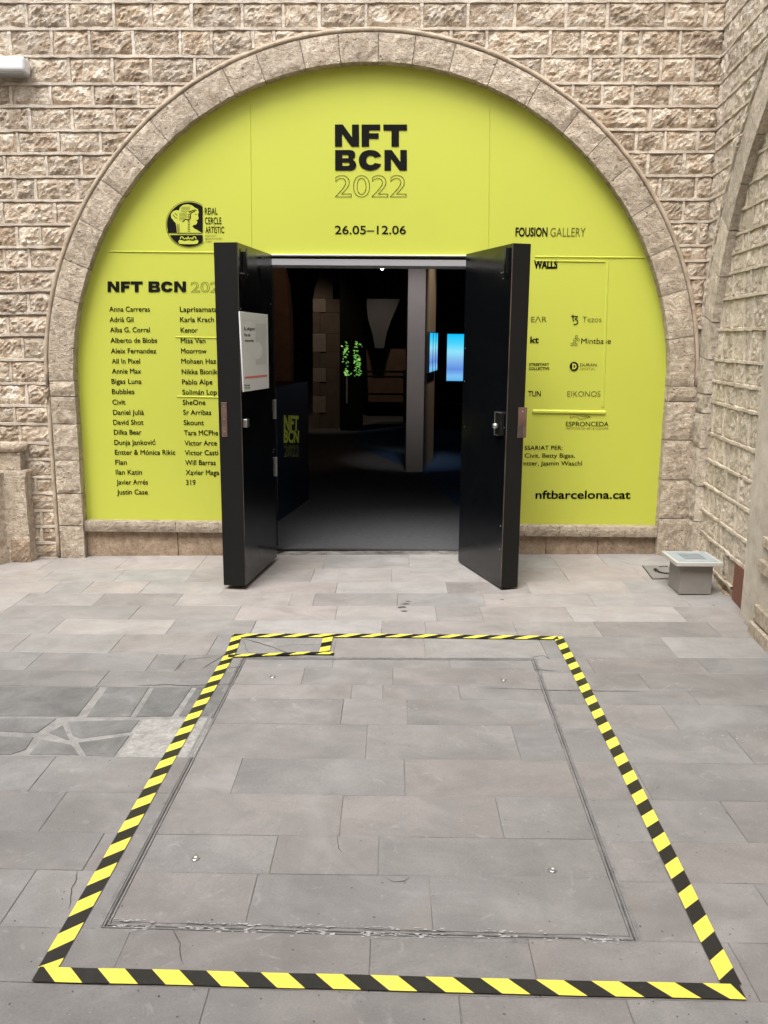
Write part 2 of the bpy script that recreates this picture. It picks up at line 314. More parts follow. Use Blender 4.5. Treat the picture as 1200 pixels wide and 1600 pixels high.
def slab(name, pxpoly, mat, parent, gap=.0006, lift=0.0, jit=.0006, bw=.0022):
    W = [at_floor(*p) for p in pxpoly]
    W2 = []
    for i, p in enumerate(W):     # drop doubles
        if (p - W[i - 1]).length > .006: W2.append(p)
    if len(W2) < 3: return None
    P = inset2(W2, gap * random.uniform(.7, 1.5)); Q = inset2(P, bw)
    n = len(P); dz = lift + random.uniform(-jit, jit); tx, ty = random.uniform(-.0012, .0012), random.uniform(-.0012, .0012)
    c = sum(P, Vector()) / n
    def zz(p): return gz(p.x, p.y) + dz + (p.x - c.x) * tx + (p.y - c.y) * ty
    # subdivide the edge a little so it is not ruler-straight
    def ring(poly, zoff, wob):
        out = []
        for i in range(n):
            a, b = poly[i], poly[(i + 1) % n]; L = (b - a).length; k = max(1, int(L / .07))
            for j in range(k):
                q = a.lerp(b, j / k)
                if wob and j: 
                    nn = mnoise.noise(Vector((q.x * 9, q.y * 9, 3.3))) * .0016 + mnoise.noise(Vector((q.x * 40, q.y * 40, 1.3))) * .0008
                    e = (b - a).normalized(); q = q + Vector((-e.y, e.x, 0)) * nn
                out.append(Vector((q.x, q.y, zz(q) + zoff)))
        return out
    k_P = ring(P, -.0016, True)
    # same sample count for the inner ring
    k_Q = []
    for i in range(n):
        L = (P[(i + 1) % n] - P[i]).length; k = max(1, int(L / .07))
        for j in range(k):
            q = Q[i].lerp(Q[(i + 1) % n], j / k); k_Q.append(Vector((q.x, q.y, zz(q))))
    m = len(k_P); bot = [Vector((p.x, p.y, p.z - .03)) for p in k_P]
    V = k_Q + k_P + bot; Fc = [tuple(range(m))]
    for i in range(m):
        j = (i + 1) % m; Fc.append((i, j, m + j, m + i)); Fc.append((m + i, m + j, 2 * m + j, 2 * m + i))
    return mesh(name, V, Fc, mat, parent)
VX, VY = 615.0, 530.0
def yv(t, x):
    (a, b, c) = t
    return a + (b - a) * x / 600 if x < 600 else b + (c - b) * (x - 600) / 600
def row(top, bot, joints, x0, x1, mat, parent, cl=None, name='paving_slab'):
    def up(xb, t=top):
        yb = yv(bot, xb); x = xb
        for _ in range(4): x = VX + (xb - VX) * (yv(t, x) - VY) / (yb - VY)
        return x
    js = sorted([j for j in joints if x0 < j < x1]); st_ = 130 + (bot[1] - 880) * .22
    if x0 < -100:      # carry the courses on past the edge of the view
        q = min(js + [100]); k = 0
        while q > x0 + 200: q -= st_ * (1.05, .8, 1.2, .9)[k % 4]; k += 1; js.insert(0, q)
    if x1 > 1240:
        q = max(js + [900]); k = 0
        while q < x1 - 200: q += st_ * (1.1, .85, 1.15)[k % 3]; k += 1; js.append(q)
    js = [x0] + js + [x1]
    for a, b in zip(js, js[1:]):
        ua, ub = up(a), up(b); mids_t = [600] if ua < 600 < ub else []; 
        poly = [(a, yv(bot, a))] + [(b, yv(bot, b)), (ub, yv(top, ub)), (ua, yv(top, ua))]
        if cl:
            for P, Q, k in cl: poly = clip(poly, P, Q, k)
        if len(poly) >= 3: slab(name, poly, mat() if callable(mat) else mat, parent)
HTL, HTR, HBR, HBL = (383, 1029), (832, 1031), (987, 1467), (170, 1444)      # hatch opening
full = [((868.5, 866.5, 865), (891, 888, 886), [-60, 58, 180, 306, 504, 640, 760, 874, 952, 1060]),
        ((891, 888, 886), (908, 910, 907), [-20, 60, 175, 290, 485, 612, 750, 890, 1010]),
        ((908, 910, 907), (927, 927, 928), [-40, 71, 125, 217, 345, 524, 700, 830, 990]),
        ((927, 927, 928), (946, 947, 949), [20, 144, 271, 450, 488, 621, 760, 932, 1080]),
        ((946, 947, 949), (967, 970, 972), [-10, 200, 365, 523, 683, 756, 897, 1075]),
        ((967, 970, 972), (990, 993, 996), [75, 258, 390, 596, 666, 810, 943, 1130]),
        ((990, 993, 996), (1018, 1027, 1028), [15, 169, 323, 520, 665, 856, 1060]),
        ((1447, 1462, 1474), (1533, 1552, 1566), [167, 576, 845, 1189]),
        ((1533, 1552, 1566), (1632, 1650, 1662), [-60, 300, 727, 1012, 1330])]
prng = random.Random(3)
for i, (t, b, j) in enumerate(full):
    row(t, b, j, -720, 1190 if i < 6 else 1500, (lambda p_=((1, 1), (1, 1), (.95, 1), (.8, 1), (.45, 1), (.1, .9), (0, .6), (0, 0), (0, 0))[i]: (lambda r_: M_PAVEP if r_ < p_[0] else M_PAVEM if r_ < p_[1] else M_PAVE)(prng.random())), ground)  # slabs lighten towards the doors by colour, standing in for brighter light
for k in range(5):
    row((1632 + 105 * k, 1650 + 105 * k, 1662 + 105 * k), (1737 + 105 * k, 1755 + 105 * k, 1767 + 105 * k), [-100 + 70 * k, 330 - 50 * k, 800 - 30 * k, 1200], -700, 1900, M_PAVE, ground)
CLL = [((HTL[0] - 7, HTL[1]), (HBL[0] - 9, HBL[1]), True)]
left = [((1018, 1027, 1028), (1046, 1052, 1053), [38, 227, 273]), ((1046, 1052, 1053), (1071, 1077, 1079), [-60, 150]),
        ((1180, 1186, 1194), (1235, 1244, 1252), [44, 232]), ((1235, 1244, 1252), (1298, 1308, 1317), [-120, 60]),
        ((1298, 1308, 1317), (1357, 1370, 1381), [-170, 129]), ((1357, 1370, 1381), (1447, 1462, 1474), [-2, 109])]
for t, b, j in left: row(t, b, j, -900, 700, M_PAVE, ground, CLL)
CLR = [((HTR[0] + 6, HTR[1]), (HBR[0] + 9, HBR[1]), False)]
right = [((1018, 1027, 1028), (1046, 1050, 1053), [930, 1110]), ((1046, 1050, 1053), (1071, 1075, 1079), [1016, 1250]),
         ((1071, 1075, 1079), (1095, 1099, 1102), [900, 1093]), ((1095, 1099, 1102), (1128, 1135, 1141), [1061, 1280]),
         ((1128, 1135, 1141), (1180, 1186, 1194), [1180]), ((1180, 1186, 1194), (1235, 1244, 1252), [1020, 1290]),
         ((1235, 1244, 1252), (1298, 1308, 1317), [1170]), ((1298, 1308, 1317), (1357, 1370, 1381), [1050, 1310]),
         ((1357, 1370, 1381), (1447, 1462, 1474), [1240])]
for t, b, j in right: row(t, b, j, 500, 1250 + (t[0] - 1018) * .45, M_PAVE, ground, CLR)
for t, b, j in [((1071, 1077, 1079), (1119, 1126, 1141), [-420, -620]), ((1119, 1126, 1141), (1180, 1186, 1194), [-520, -700])]: row(t, b, j, -900, -262, M_PAVE, ground)
# dark slate patch on the left, its pieces bedded in pale mortar
def A(x, y): return (x / 2.4, 860 + y / 2.4)
W = [at_floor(*p) for p in (A(-620, 505), A(868, 505), A(735, 777), A(-620, 770))]
mesh('mortar_bed', [(p.x, p.y, gz(p.x, p.y) - .0035) for p in W], [(0, 1, 2, 3)], M_GROUTL, ground)
for poly in ([(-500, 507), (-200, 507), (-330, 620), (-640, 620)], [(-190, 507), (375, 512), (290, 621), (-310, 620)],
             [(400, 512), (560, 513), (490, 622), (322, 624)], [(577, 512), (722, 512), (645, 621), (508, 623)],
             [(-330, 628), (215, 629), (140, 683), (-400, 664)], [(252, 640), (525, 633), (492, 680), (300, 704), (270, 692)],
             [(180, 682), (236, 652), (262, 708), (245, 708)], [(-480, 684), (128, 699), (98, 745), (40, 765), (-560, 765)],
             [(152, 706), (268, 727), (300, 767), (110, 764)], [(292, 719), (488, 692), (430, 771), (322, 769)]):
    slab('slate_slab', [A(*p) for p in poly], M_SLATE, ground, gap=.002, jit=.0005)
slab('slate_slab', [A(*p) for p in [(737, 511), (864, 508), (800, 620), (667, 621)]], M_SLATE, ground, gap=.004)
slab('granite_slab', [A(*p) for p in [(537, 632), (800, 627), (728, 774), (442, 776)]], M_PALE, ground)

# hatch with its stone-filled lid
hatch = thing('floor_hatch', 'large stone filled hatch lid let into the paving inside the striped tape', 'hatch', tuple(at_floor(600, 1240)))
W = [at_floor(*p) for p in (HTL, HTR, HBR, HBL)]; W = [p + Vector((0, 0, 0)) for p in W]
def quadring(outer, inner, z, name, mat, parent, th=.03, skip_=-1):
    V = [Vector((p.x, p.y, z)) for p in outer + inner]; V += [v - Vector((0, 0, th)) for v in V[:8]]
    Fc = []
    for i in range(4):
        if i == skip_: continue
        j = (i + 1) % 4; Fc += [(i, j, 4 + j, 4 + i), (i, j, 8 + j, 8 + i), (4 + i, 4 + j, 12 + j, 12 + i)]
    return mesh(name, V, Fc, mat, parent)
def off(Ws, d): return inset2([Vector((p.x, p.y, 0)) for p in Ws], d)
Wo = off(W, -.032); W0 = off(W, -.017); W1 = off(W, -.006); W2_ = off(W, .002); W3 = off(W, .012)
_t = off(W, 0)      # which side of the ring is the far one (it is buried in mortar)
SK = max(range(4), key=lambda i: _t[i].y + _t[(i + 1) % 4].y)
quadring(off(W, -.030), W0, .0000, 'screed_border', M_SCREED, hatch)
quadring(off(W, -.0140), off(W, -.0100), .0004, 'steel_frame', M_SCREED, hatch, skip_=SK)
quadring(off(W, -.0085), off(W, -.0060), -.0025, 'joint_gap', M_GRIT, hatch)
quadring(off(W, -.003), off(W, .002), .0006, 'lid_frame', M_SCREED, hatch)
hr = [((1027, 1029, 1031), (1041, 1043, 1045), [519, 704]), ((1041, 1043, 1045), (1067, 1070, 1073), [614, 470]), ((1067, 1070, 1073), (1089, 1092, 1095), [548, 598, 720]),
      ((1089, 1092, 1095), (1128, 1132, 1136), [532, 637]), ((1128, 1132, 1136), (1181, 1186, 1191), [571, 815]), ((1181, 1186, 1191), (1236, 1243, 1249), [360, 633]),
      ((1236, 1243, 1249), (1300, 1307, 1314), [530, 788]), ((1300, 1307, 1314), (1360, 1367, 1374), [421, 591]), ((1360, 1367, 1374), (1450, 1461, 1472), [380, 677])]
hp = [(HTL[0] + 2, HTL[1] + 1), (HTR[0] - 2, HTR[1] + 1), (HBR[0] - 3, HBR[1] - 5), (HBL[0] + 4, HBL[1] - 5)]
HC_ = [(hp[0], hp[1], True), (hp[1], hp[2], True), (hp[2], hp[3], True), (hp[3], hp[0], True)]
for t, b, j in hr: row(t, b, j, 100, 1100, M_PAVE, hatch, HC_, name='paving_slab')
mesh('lid_bed', [(p.x, p.y, -.0044) for p in off(W, .003)], [(0, 1, 2, 3)], M_GROUT, hatch)
for p in ((426, 1058), (787, 1063), (305, 1342), (863, 1360)):
    c = at_floor(*p); V = []; Fc = []; n = 14
    prof = [(.013, .0015), (.012, .003), (.008, .0035), (.0065, .001), (.003, .0005)] 
    for (r_, z_) in prof:
        for k in range(n): V.append((c.x + r_ * math.cos(2 * math.pi * k / n), c.y + r_ * math.sin(2 * math.pi * k / n), z_ + .001))
    for a in range(len(prof) - 1):
        for k in range(n): Fc.append((a * n + k, a * n + (k + 1) % n, (a + 1) * n + (k + 1) % n, (a + 1) * n + k))
    Fc.append(tuple((len(prof) - 1) * n + k for k in range(n)))
    lb = mesh('lifting_eye', V, Fc, M_CHROME, hatch, smooth=True)

# ---- thin marks on the stone: cracks, chips, stains
def flatstrip(name, pts, wd, mat, parent, dz=.0017, taper=True, wob=.0):
    W = [at_floor(*p) for p in pts]; V = []; Fc = []; pts2 = []
    for a, b in zip(W, W[1:]):
        k = max(1, int((b - a).length / .02))
        for j in range(k): pts2.append(a.lerp(b, j / k))
    pts2.append(W[-1]); n = len(pts2)
    for i, p in enumerate(pts2):
        a = pts2[max(0, i - 1)]; b = pts2[min(n - 1, i + 1)]; e = (b - a).normalized(); nn = Vector((-e.y, e.x, 0))
        q = p + nn * (mnoise.noise(Vector((p.x * 25, p.y * 25, 7))) * wob)
        ww = wd * (.5 + .9 * abs(mnoise.noise(Vector((p.x * 30, p.y * 30, 2)))) + .2)
        if taper: ww *= min(1, 6 * min(i, n - 1 - i) / n + .15)
        z = gz(p.x, p.y) + dz
        V += [(q.x + nn.x * ww / 2, q.y + nn.y * ww / 2, z), (q.x - nn.x * ww / 2, q.y - nn.y * ww / 2, z)]
    for i in range(n - 1): Fc.append((2 * i, 2 * i + 1, 2 * i + 3, 2 * i + 2))
    return mesh(name, V, Fc, mat, parent)
for pts, wd in (([(378, 998), (400, 1003), (425, 1011), (455, 1023)], .004), ([(430, 1011), (460, 1008), (505, 1007)], .003), ([(380, 1000), (383, 1012), (392, 1022)], .0025),
                ([(213, 1072), (255, 1070), (300, 1072), (365, 1069)], .006), ([(275, 1047), (290, 1030)], .005), ([(292, 1031), (330, 1027)], .004), ([(316, 1045), (338, 1032), (352, 1022)], .006),
                ([(270, 1450), (281, 1475), (284, 1508)], .003), ([(123, 1362), (111, 1395), (109, 1420)], .003), ([(832, 1046), (868, 1049)], .005), ([(830, 1028), (848, 1024), (862, 1031)], .004),
                ([(528, 1305), (529, 1326), (536, 1334)], .003), ([(969, 877), (985, 882), (1003, 884)], .004), ([(750, 1075), (870, 1079), (1010, 1081)], .004), ([(350, 1044), (379, 1042)], .005),
                ([(600, 1370), (615, 1378), (632, 1378), (643, 1371)], .0025)):
    flatstrip('crack', pts, wd, M_GRIT, ground, wob=.008)
random.seed(11)
V = []; Fc = []
def blob(cx, cy, r, z, n=9, sq=1.0):
    i0 = len(V); ph = random.random() * 6
    for k in range(n):
        a = 2 * math.pi * k / n + ph; rr = r * random.uniform(.55, 1.25); V.append((cx + rr * math.cos(a), cy + rr * math.sin(a) * sq, z + gz(cx, cy)))
    Fc.append(tuple(range(i0, i0 + n)))
for k in range(420):      # white smears along the front edge of the hatch
    t = random.random() ** 1.15; x = HBL[0] + 6 + (HBR[0] - HBL[0] - 20) * t; y = HBL[1] + (HBR[1] - HBL[1]) * t + random.choice((-6.5, -5, 2, 3, 4, 7))
    if mnoise.noise(Vector((t * 14, 3, 1))) < -.12: continue
    c = at_floor(x, y + random.gauss(0, 1.2)); blob(c.x, c.y, random.uniform(.002, .009), .0016 + .0000012 * k, 8, sq=.4)
for (x, y, r_) in ((756, 1018, .06), (772, 1021, .03), (940, 1031, .045), (1150, 1150, .09), (1120, 1172, .05), (640, 1104, .08)):
    c = at_floor(x, y)
    for k in range(26): blob(c.x + random.gauss(0, r_ * .6), c.y + random.gauss(0, r_ * .3), random.uniform(.001, .006), .0016 + .000004 * k, 7, .6)
sm = mesh('mortar_smears', V, Fc, M_CHALK, ground); sm['kind'] = 'stuff'
V = []; Fc = []
for (x, y, r_) in ((633, 944, .028), (628, 949, .03), (632, 955, .022), (638, 940, .02), (785, 937, .012), (1115, 946, .012), (590, 944, .006)):
    c = at_floor(x, y); blob(c.x, c.y, r_, .0018, 11, .6)
for k in range(260):     # small specks of dirt, gum and grit
    x = random.uniform(-40, 1240); y = 875 + 725 * random.random() ** .8
    c = at_floor(x, y); blob(c.x, c.y, random.uniform(.0012, .0036), .0018, 6)
st = mesh('dirt_specks', V, Fc, M_STAIN, ground); st['kind'] = 'stuff'
V = []; Fc = []
for k in range(200):
    x = random.uniform(-40, 1240); y = 875 + 725 * random.random() ** .8
    c = at_floor(x, y); blob(c.x, c.y, random.uniform(.0012, .0036), .0018, 6)
st = mesh('pale_specks', V, Fc, M_GROUTL, ground); st['kind'] = 'stuff'

# ------------------------------------------------------------------ hazard tape
tape = thing('hazard_tape', 'yellow and black striped tape stuck round the hatch with a small box in one corner', 'floor tape', tuple(at_floor(600, 1520)))
def tape_run(pts, wd, period, slant, phase, z, first=0, wob=.0015):
    W = [at_floor(*p) for p in pts]; L = [0.0]
    for a, b in zip(W, W[1:]): L.append(L[-1] + (b - a).length)
    T = L[-1]
    def pos(s, side):
        s_ = min(max(s, 0), T)
        k = max(i for i in range(len(L) - 1) if L[i] <= s_ + 1e-9) if s_ < T else len(L) - 2
        a, b = W[k], W[k + 1]; e = (b - a).normalized(); p = a + e * (s_ - L[k])
        # smooth the corner normal
        nn = Vector((-e.y, e.x, 0))
        q = p + nn * (wd / 2 * side + mnoise.noise(Vector((s_ * 4, z * 1000, 1))) * wob)
        zz = gz(q.x, q.y) + z + .0015 + abs(mnoise.noise(Vector((q.x * 8, q.y * 8, 5)))) * .0008
        return Vector((q.x, q.y, zz))
    V = []; Fc = []; mi = []
    cuts = []; s = -period + phase; c = first
    while s < T + period:
        cuts.append((s, c)); s += period / 2; c = 1 - c
    for s0, c in cuts:
        sub = 3
        for q in range(sub):
            a0 = s0 + period / 2 * q / sub; a1 = s0 + period / 2 * (q + 1) / sub
            # left side shifted by +slant/2, right side by -slant/2
            ls = [a0 + slant / 2, a1 + slant / 2]; rs = [a0 - slant / 2, a1 - slant / 2]
            if (ls[1] <= 0 and rs[1] <= 0) or (ls[0] >= T and rs[0] >= T): continue
            i0 = len(V); V += [pos(ls[0], 1), pos(ls[1], 1), pos(rs[1], -1), pos(rs[0], -1)]; Fc.append((i0, i0 + 1, i0 + 2, i0 + 3)); mi.append(c)
    # underside skirt gives the tape its thickness
    return mesh('tape_strip', V, Fc, [M_TY, M_TB], tape, mi=mi)
TW = .052
tape_run([(56, 1524.5), (400, 1533.5), (800, 1544), (1160, 1552.5)], TW, .1405, -.050, .035, .0042, 0)
tape_run([(72, 1517), (77, 1512), (255, 1200), (361, 1020), (371, 993)], TW, .1405, -.050, .02, .0024, 1)
tape_run([(872, 996), (901, 1051), (976, 1200), (1124, 1503), (1142, 1540)], TW, .1405, -.048, .045, .0034, 1)
tape_run([(364, 994.5), (600, 994.5), (872, 998)], TW, .1405, .085, .03, .0050, 0)
tape_run([(513, 996), (506, 1024)], TW, .1405, -.03, .02, .0060, 0)
tape_run([(356, 1027), (400, 1025.5), (480, 1022.5), (522, 1023)], TW * .62, .1405, .045, .05, .0072, 0)

# ------------------------------------------------------------------ masonry builders
def fbm(p, o=4):
    a = 0; s = .5; q = p.copy()
    for _ in range(o): a += s * mnoise.noise(q); q = q * 2.1; s *= .5
    return a
def rock(name, quad, to3, mat, parent, amp=.022, base=.006, cell=.016, push=None, marg=.03, seed=None, backz=-.02):
    """a rock-faced stone: quad = 4 (u,v) corners (bl, br, tr, tl); to3(u,v,h) -> world"""
    wd = math.dist(quad[0], quad[1]); ht = math.dist(quad[0], quad[3])
    if wd < .02 or ht < .02: return None
    nx = max(2, min(18, int(wd / cell))); ny = max(2, min(11, int(ht / cell)))
    sx = random.uniform(0, 90) if seed is None else seed; tone = random.uniform(.6, 1.25)
    V = []; Fc = []; allin = True
    for j in range(ny + 1):
        for i in range(nx + 1):
            a, b = i / nx, j / ny
            u = (quad[0][0] * (1 - a) + quad[1][0] * a) * (1 - b) + (quad[3][0] * (1 - a) + quad[2][0] * a) * b
            v = (quad[0][1] * (1 - a) + quad[1][1] * a) * (1 - b) + (quad[3][1] * (1 - a) + quad[2][1] * a) * b
            if 0 < i < nx: u += random.uniform(-.2, .2) * wd / nx
            if 0 < j < ny: v += random.uniform(-.2, .2) * ht / ny
            d = min(a * wd, (1 - a) * wd, b * ht, (1 - b) * ht); m = min(1, d / marg); m = m * m * (3 - 2 * m)
            n = fbm(Vector((u * 11 + sx, v * 15, sx)), 4)
            rdg = 1 - abs(mnoise.noise(Vector((u * 7 + sx, v * 16 + u * 3, 4 + sx)))) * 2
            n += .50 * mnoise.noise(Vector((u * 45 + sx, v * 55, 8))) + .16 * random.uniform(-1, 1)
            h = base * .6 + m * (base + amp * tone * (.30 + 1.0 * n + .35 * rdg)) + random.uniform(-.0015, .0015)
            if push:
                pu = push(u, v)
                if pu is None: allin = False
                else: u, v = pu; h = min(h, .002)
            else: allin = False
            V.append(to3(u, v, max(h, -.008)))
    if allin: return None
    for j in range(ny):
        for i in range(nx):
            a = j * (nx + 1) + i; Fc.append((a, a + 1, a + nx + 2, a + nx + 1))
    m = len(V)                                   # a back, so it is a solid piece
    rim = [i for i in range(nx + 1)] + [j * (nx + 1) + nx for j in range(1, ny + 1)] + [ny * (nx + 1) + i for i in range(nx - 1, -1, -1)] + [j * (nx + 1) for j in range(ny - 1, 0, -1)]
    cu = sum(q[0] for q in quad) / 4; cv = sum(q[1] for q in quad) / 4
    nrm = to3(cu, cv, 1) - to3(cu, cv, 0)
    for r_ in rim: V.append(V[r_] - nrm * .03)
    k = len(rim)
    for i in range(k): Fc.append((rim[i], rim[(i + 1) % k], m + (i + 1) % k, m + i))
    Fc.append(tuple(m + i for i in range(k)))
    o = mesh(name, V, Fc, mat, parent)
    return o
class Ribs:
    """raised pointing, all of one wall's in one mesh"""
    def __init__(s): s.V = []; s.F = []
    def add(s, a, b, to3, w_=.022, h=.020, skip=None):
        a = Vector(a); b = Vector(b); L = (b - a).length; n = max(1, int(L / .022)); e = (b - a) / L; nn = Vector((-e.y, e.x))
        prev = None
        for i in range(n + 1):
            p = a + (b - a) * (i / n)
            if skip and skip(p.x, p.y): prev = None; continue
            wb = mnoise.noise(Vector((p.x * 9, p.y * 9, 2))) * .003; jj = mnoise.noise(Vector((p.x * 55, p.y * 55, 6))); wb += jj * .0016; ww = w_ * (.92 + .35 * jj + .4 * mnoise.noise(Vector((p.x * 17, p.y * 17, 9)))); hh = h * (.9 + .3 * jj + .5 * mnoise.noise(Vector((p.x * 12, p.y * 12, 4))))
            q = p + nn * wb; i0 = len(s.V)
            for (o_, z_) in ((-.62, -.004), (-.42, hh), (.42, hh), (.62, -.004)):
                u = q + nn * ww * o_; s.V.append(to3(u.x, u.y, z_))
            if prev is not None:
                for k in range(3): s.F.append((prev + k, i0 + k, i0 + k + 1, prev + k + 1))
            else: s.F.append((i0, i0 + 1, i0 + 2, i0 + 3))
            prev = i0
    def build(s, name, mat, parent): o = mesh(name, s.V, s.F, mat, parent); o['kind'] = 'stuff'; return o
f3 = lambda u, v, h: Vector((u, -h, v))
r3 = lambda u, v, h: rpt(u, v, h)

# ------------------------------------------------------------------ front wall
random.seed(21)
fw = thing('courtyard_wall', 'beige rock faced stone wall with raised pointing around the big arch', 'wall', (0, 0, 0))
# backing with the arch cut out of it
X0, X1, Z0, Z1 = -5.6, 2.195, -.2, 5.0
inn = [(CX - 2.25, Z0)] + [(CX - 2.25, z) for z in (.5, CZ)]
out = [(X0, Z0), (X0, .5), (X0, CZ)]
angs = sorted([180 - 3 * k for k in range(1, 60)] + [math.degrees(math.atan2(Z1 - CZ, X0 - CX)), math.degrees(math.atan2(Z1 - CZ, X1 - CX))], reverse=True)
for a in angs:
    c, s = math.cos(R(a)), math.sin(R(a)); inn.append((CX + 2.25 * c, CZ + 2.25 * s))
    t = min([t for t in ((X0 - CX) / c if c < -1e-6 else 1e9, (X1 - CX) / c if c > 1e-6 else 1e9, (Z1 - CZ) / s)]); out.append((CX + t * c, CZ + t * s))
inn += [(CX + 2.25, CZ), (CX + 2.25, .5), (CX + 2.25, Z0)]; out += [(X1, CZ), (X1, .5), (X1, Z0)]
V = [(x, 0, z) for x, z in inn] + [(x, 0, z) for x, z in out]; n = len(inn)
V += [(x, .35, z) for x, z in inn] + [(x, .35, z) for x, z in out]
Fc = []
for i in range(n - 1): Fc += [(i, i + 1, n + i + 1, n + i), (2 * n + i, 2 * n + i + 1, 3 * n + i + 1, 3 * n + i), (i, i + 1, 2 * n + i + 1, 2 * n + i), (n + i, n + i + 1, 3 * n + i + 1, 3 * n + i)]
mesh('wall_core', V, Fc, M_BED, fw, origin=False)
def pushf(u, v):
    RR = 2.33
    if v > CZ:
        d = math.hypot(u - CX, v - CZ)
        if d < RR: k = RR / max(d, 1e-6); return (CX + (u - CX) * k, CZ + (v - CZ) * k)
        return None
    if abs(u - CX) < RR: return (CX + math.copysign(RR, u - CX), v)
    return None
skipf = lambda u, v: (math.hypot(u - CX, v - CZ) < 2.345 if v > CZ else abs(u - CX) < 2.345)
LY = [5, 47, 90, 133, 168, 206, 242, 278, 315, 353, 388, 424, 458, 493, 526, 562, 599, 634, 662, 692, 717, 745, 770, 797, 822, 847, 871]
RY = [3, 46, 89, 131, 167, 203, 238, 275, 312, 347, 384, 408, 435, 472, 512]
LZ = [at_y(50, y).z for y in LY]; RZ = [at_y(1090, y).z for y in RY]
XL, XR = at_y(50, 300).x, at_y(1090, 300).x
LZ = [LZ[0] + .55, LZ[0] + .37, LZ[0] + .185] + LZ; RZ = [RZ[0] + .55, RZ[0] + .37, RZ[0] + .185] + RZ
LX = [[-60, 30, 110, 200, 290, 380, 470, 560, 640, 720, 800, 880, 960, 1060], [-20, 70, 160, 240, 330, 420, 510, 600, 690, 760, 850, 930, 1010, 1090],
      [-40, 55, 130, 225, 300, 395, 470, 545, 640, 700, 790, 860, 930, 1030, 1110],
      [-50, 42, 107, 179, 237, 300, 379, 443, 499, 572, 659, 731, 804, 884, 948, 1040, 1101],
      [-60, 17, 82, 141, 209, 282, 331, 396, 429, 520, 620, 704, 760, 859, 909, 968, 999, 1061],
      [-30, 45, 109, 177, 237, 305, 847, 921, 971, 1031, 1081], [-45, 19, 80, 146, 217, 266, 894, 940, 987, 1047], [-20, 48, 114, 180, 1014, 1076],
      [-35, 29, 93, 158, 993, 1038, 1088], [-60, 9, 74, 129, 1011, 1067], [-40, 25, 57, 122, 1029, 1086], [-60, 5, 87, 1066], [-38, 28, 64, 1089],
      [-55, 8, 47], [-30, 30], [-20, 46], [-50, 14], [-28, 37], [-45, 18], [-20, 43], [-40, 24], [-30, 32], [-40, 43], [], [-30, 57], [-20], [66], [66], []]
ribs = Ribs()
def zl(k, x):     # height of joint k at x: the courses dip slightly from left to right
    t = (x - XL) / (XR - XL)
    if k < len(RZ): return LZ[k] + (RZ[k] - LZ[k]) * max(-.3, min(1.05, t))
    return LZ[k]
MG = .004
for k in range(len(LZ) - 1):
    zt = LZ[k]; zb = LZ[k + 1]; ymid = None
    # pixel row for this course
    def xw(px):
        lo = at_y(px, 400, 0); zc = (zt + zb) / 2; P = at_y(px, 400)
        y0, y1 = -400, 900
        for _ in range(20):
            ym = (y0 + y1) / 2
            if at_y(px, ym).z > zc: y0 = ym
            else: y1 = ym
        return at_y(px, ym).x
    js = sorted([xw(p) for p in LX[k]])
    lo = X0 + .6
    if js and js[0] > lo + .3:
        x = js[0]
        while x > lo: x -= random.uniform(.24, .36); js.insert(0, x)
    halves = []
    if k < len(RZ) - 1: halves = [(js, -99, X1)]
    else: halves = [([j for j in js if j < CX], -99, CX - 2.28)]
    for J, a_, b_ in halves:
        J = [j for j in J if j < b_ - .03]; J = J + [b_]
        if not js: J = [lo, -3.05, -2.75, b_]
        JP = []
        for a, b in zip(J, J[1:]):
            if b - a > .6 and a < CX < b and zt < CZ + 2.33:
                e = math.sqrt(max(0, 2.33 ** 2 - max(0, zt - .02 - CZ) ** 2)); JP += [(a, CX - e), (CX + e, b)]
            else: JP.append((a, b))
        for a, b in JP:
            q = [(a + MG, zl(k + 1, a) + MG), (b - MG, zl(k + 1, b) + MG), (b - MG, zl(k, b) - MG), (a + MG, zl(k, a) - MG)]
            if all(skipf(*p) for p in q) and (q[0][0] - CX) * (q[1][0] - CX) > 0 : continue
            rock('stone', q, f3, M_ROCK, fw, push=pushf)
        for j in J[:-1]:
            ribs.add((j, zl(k + 1, j) + .008), (j, zl(k, j) - .008), f3, .024, .017, skipf)
# right-hand lower courses where they differ
for k in range(len(LZ) - 1):
    xe = X1 if k < len(RZ) else CX - 2.345
    ribs.add((X0 + .6, zl(k, X0 + .6)), (xe, zl(k, xe)), f3, .022, .022, skipf)
ribs.add((X0 + .6, LZ[-1]), (CX - 2.345, LZ[-1]), f3, .022, .02, skipf)
ribs.build('raised_pointing', M_MORTAR, fw)

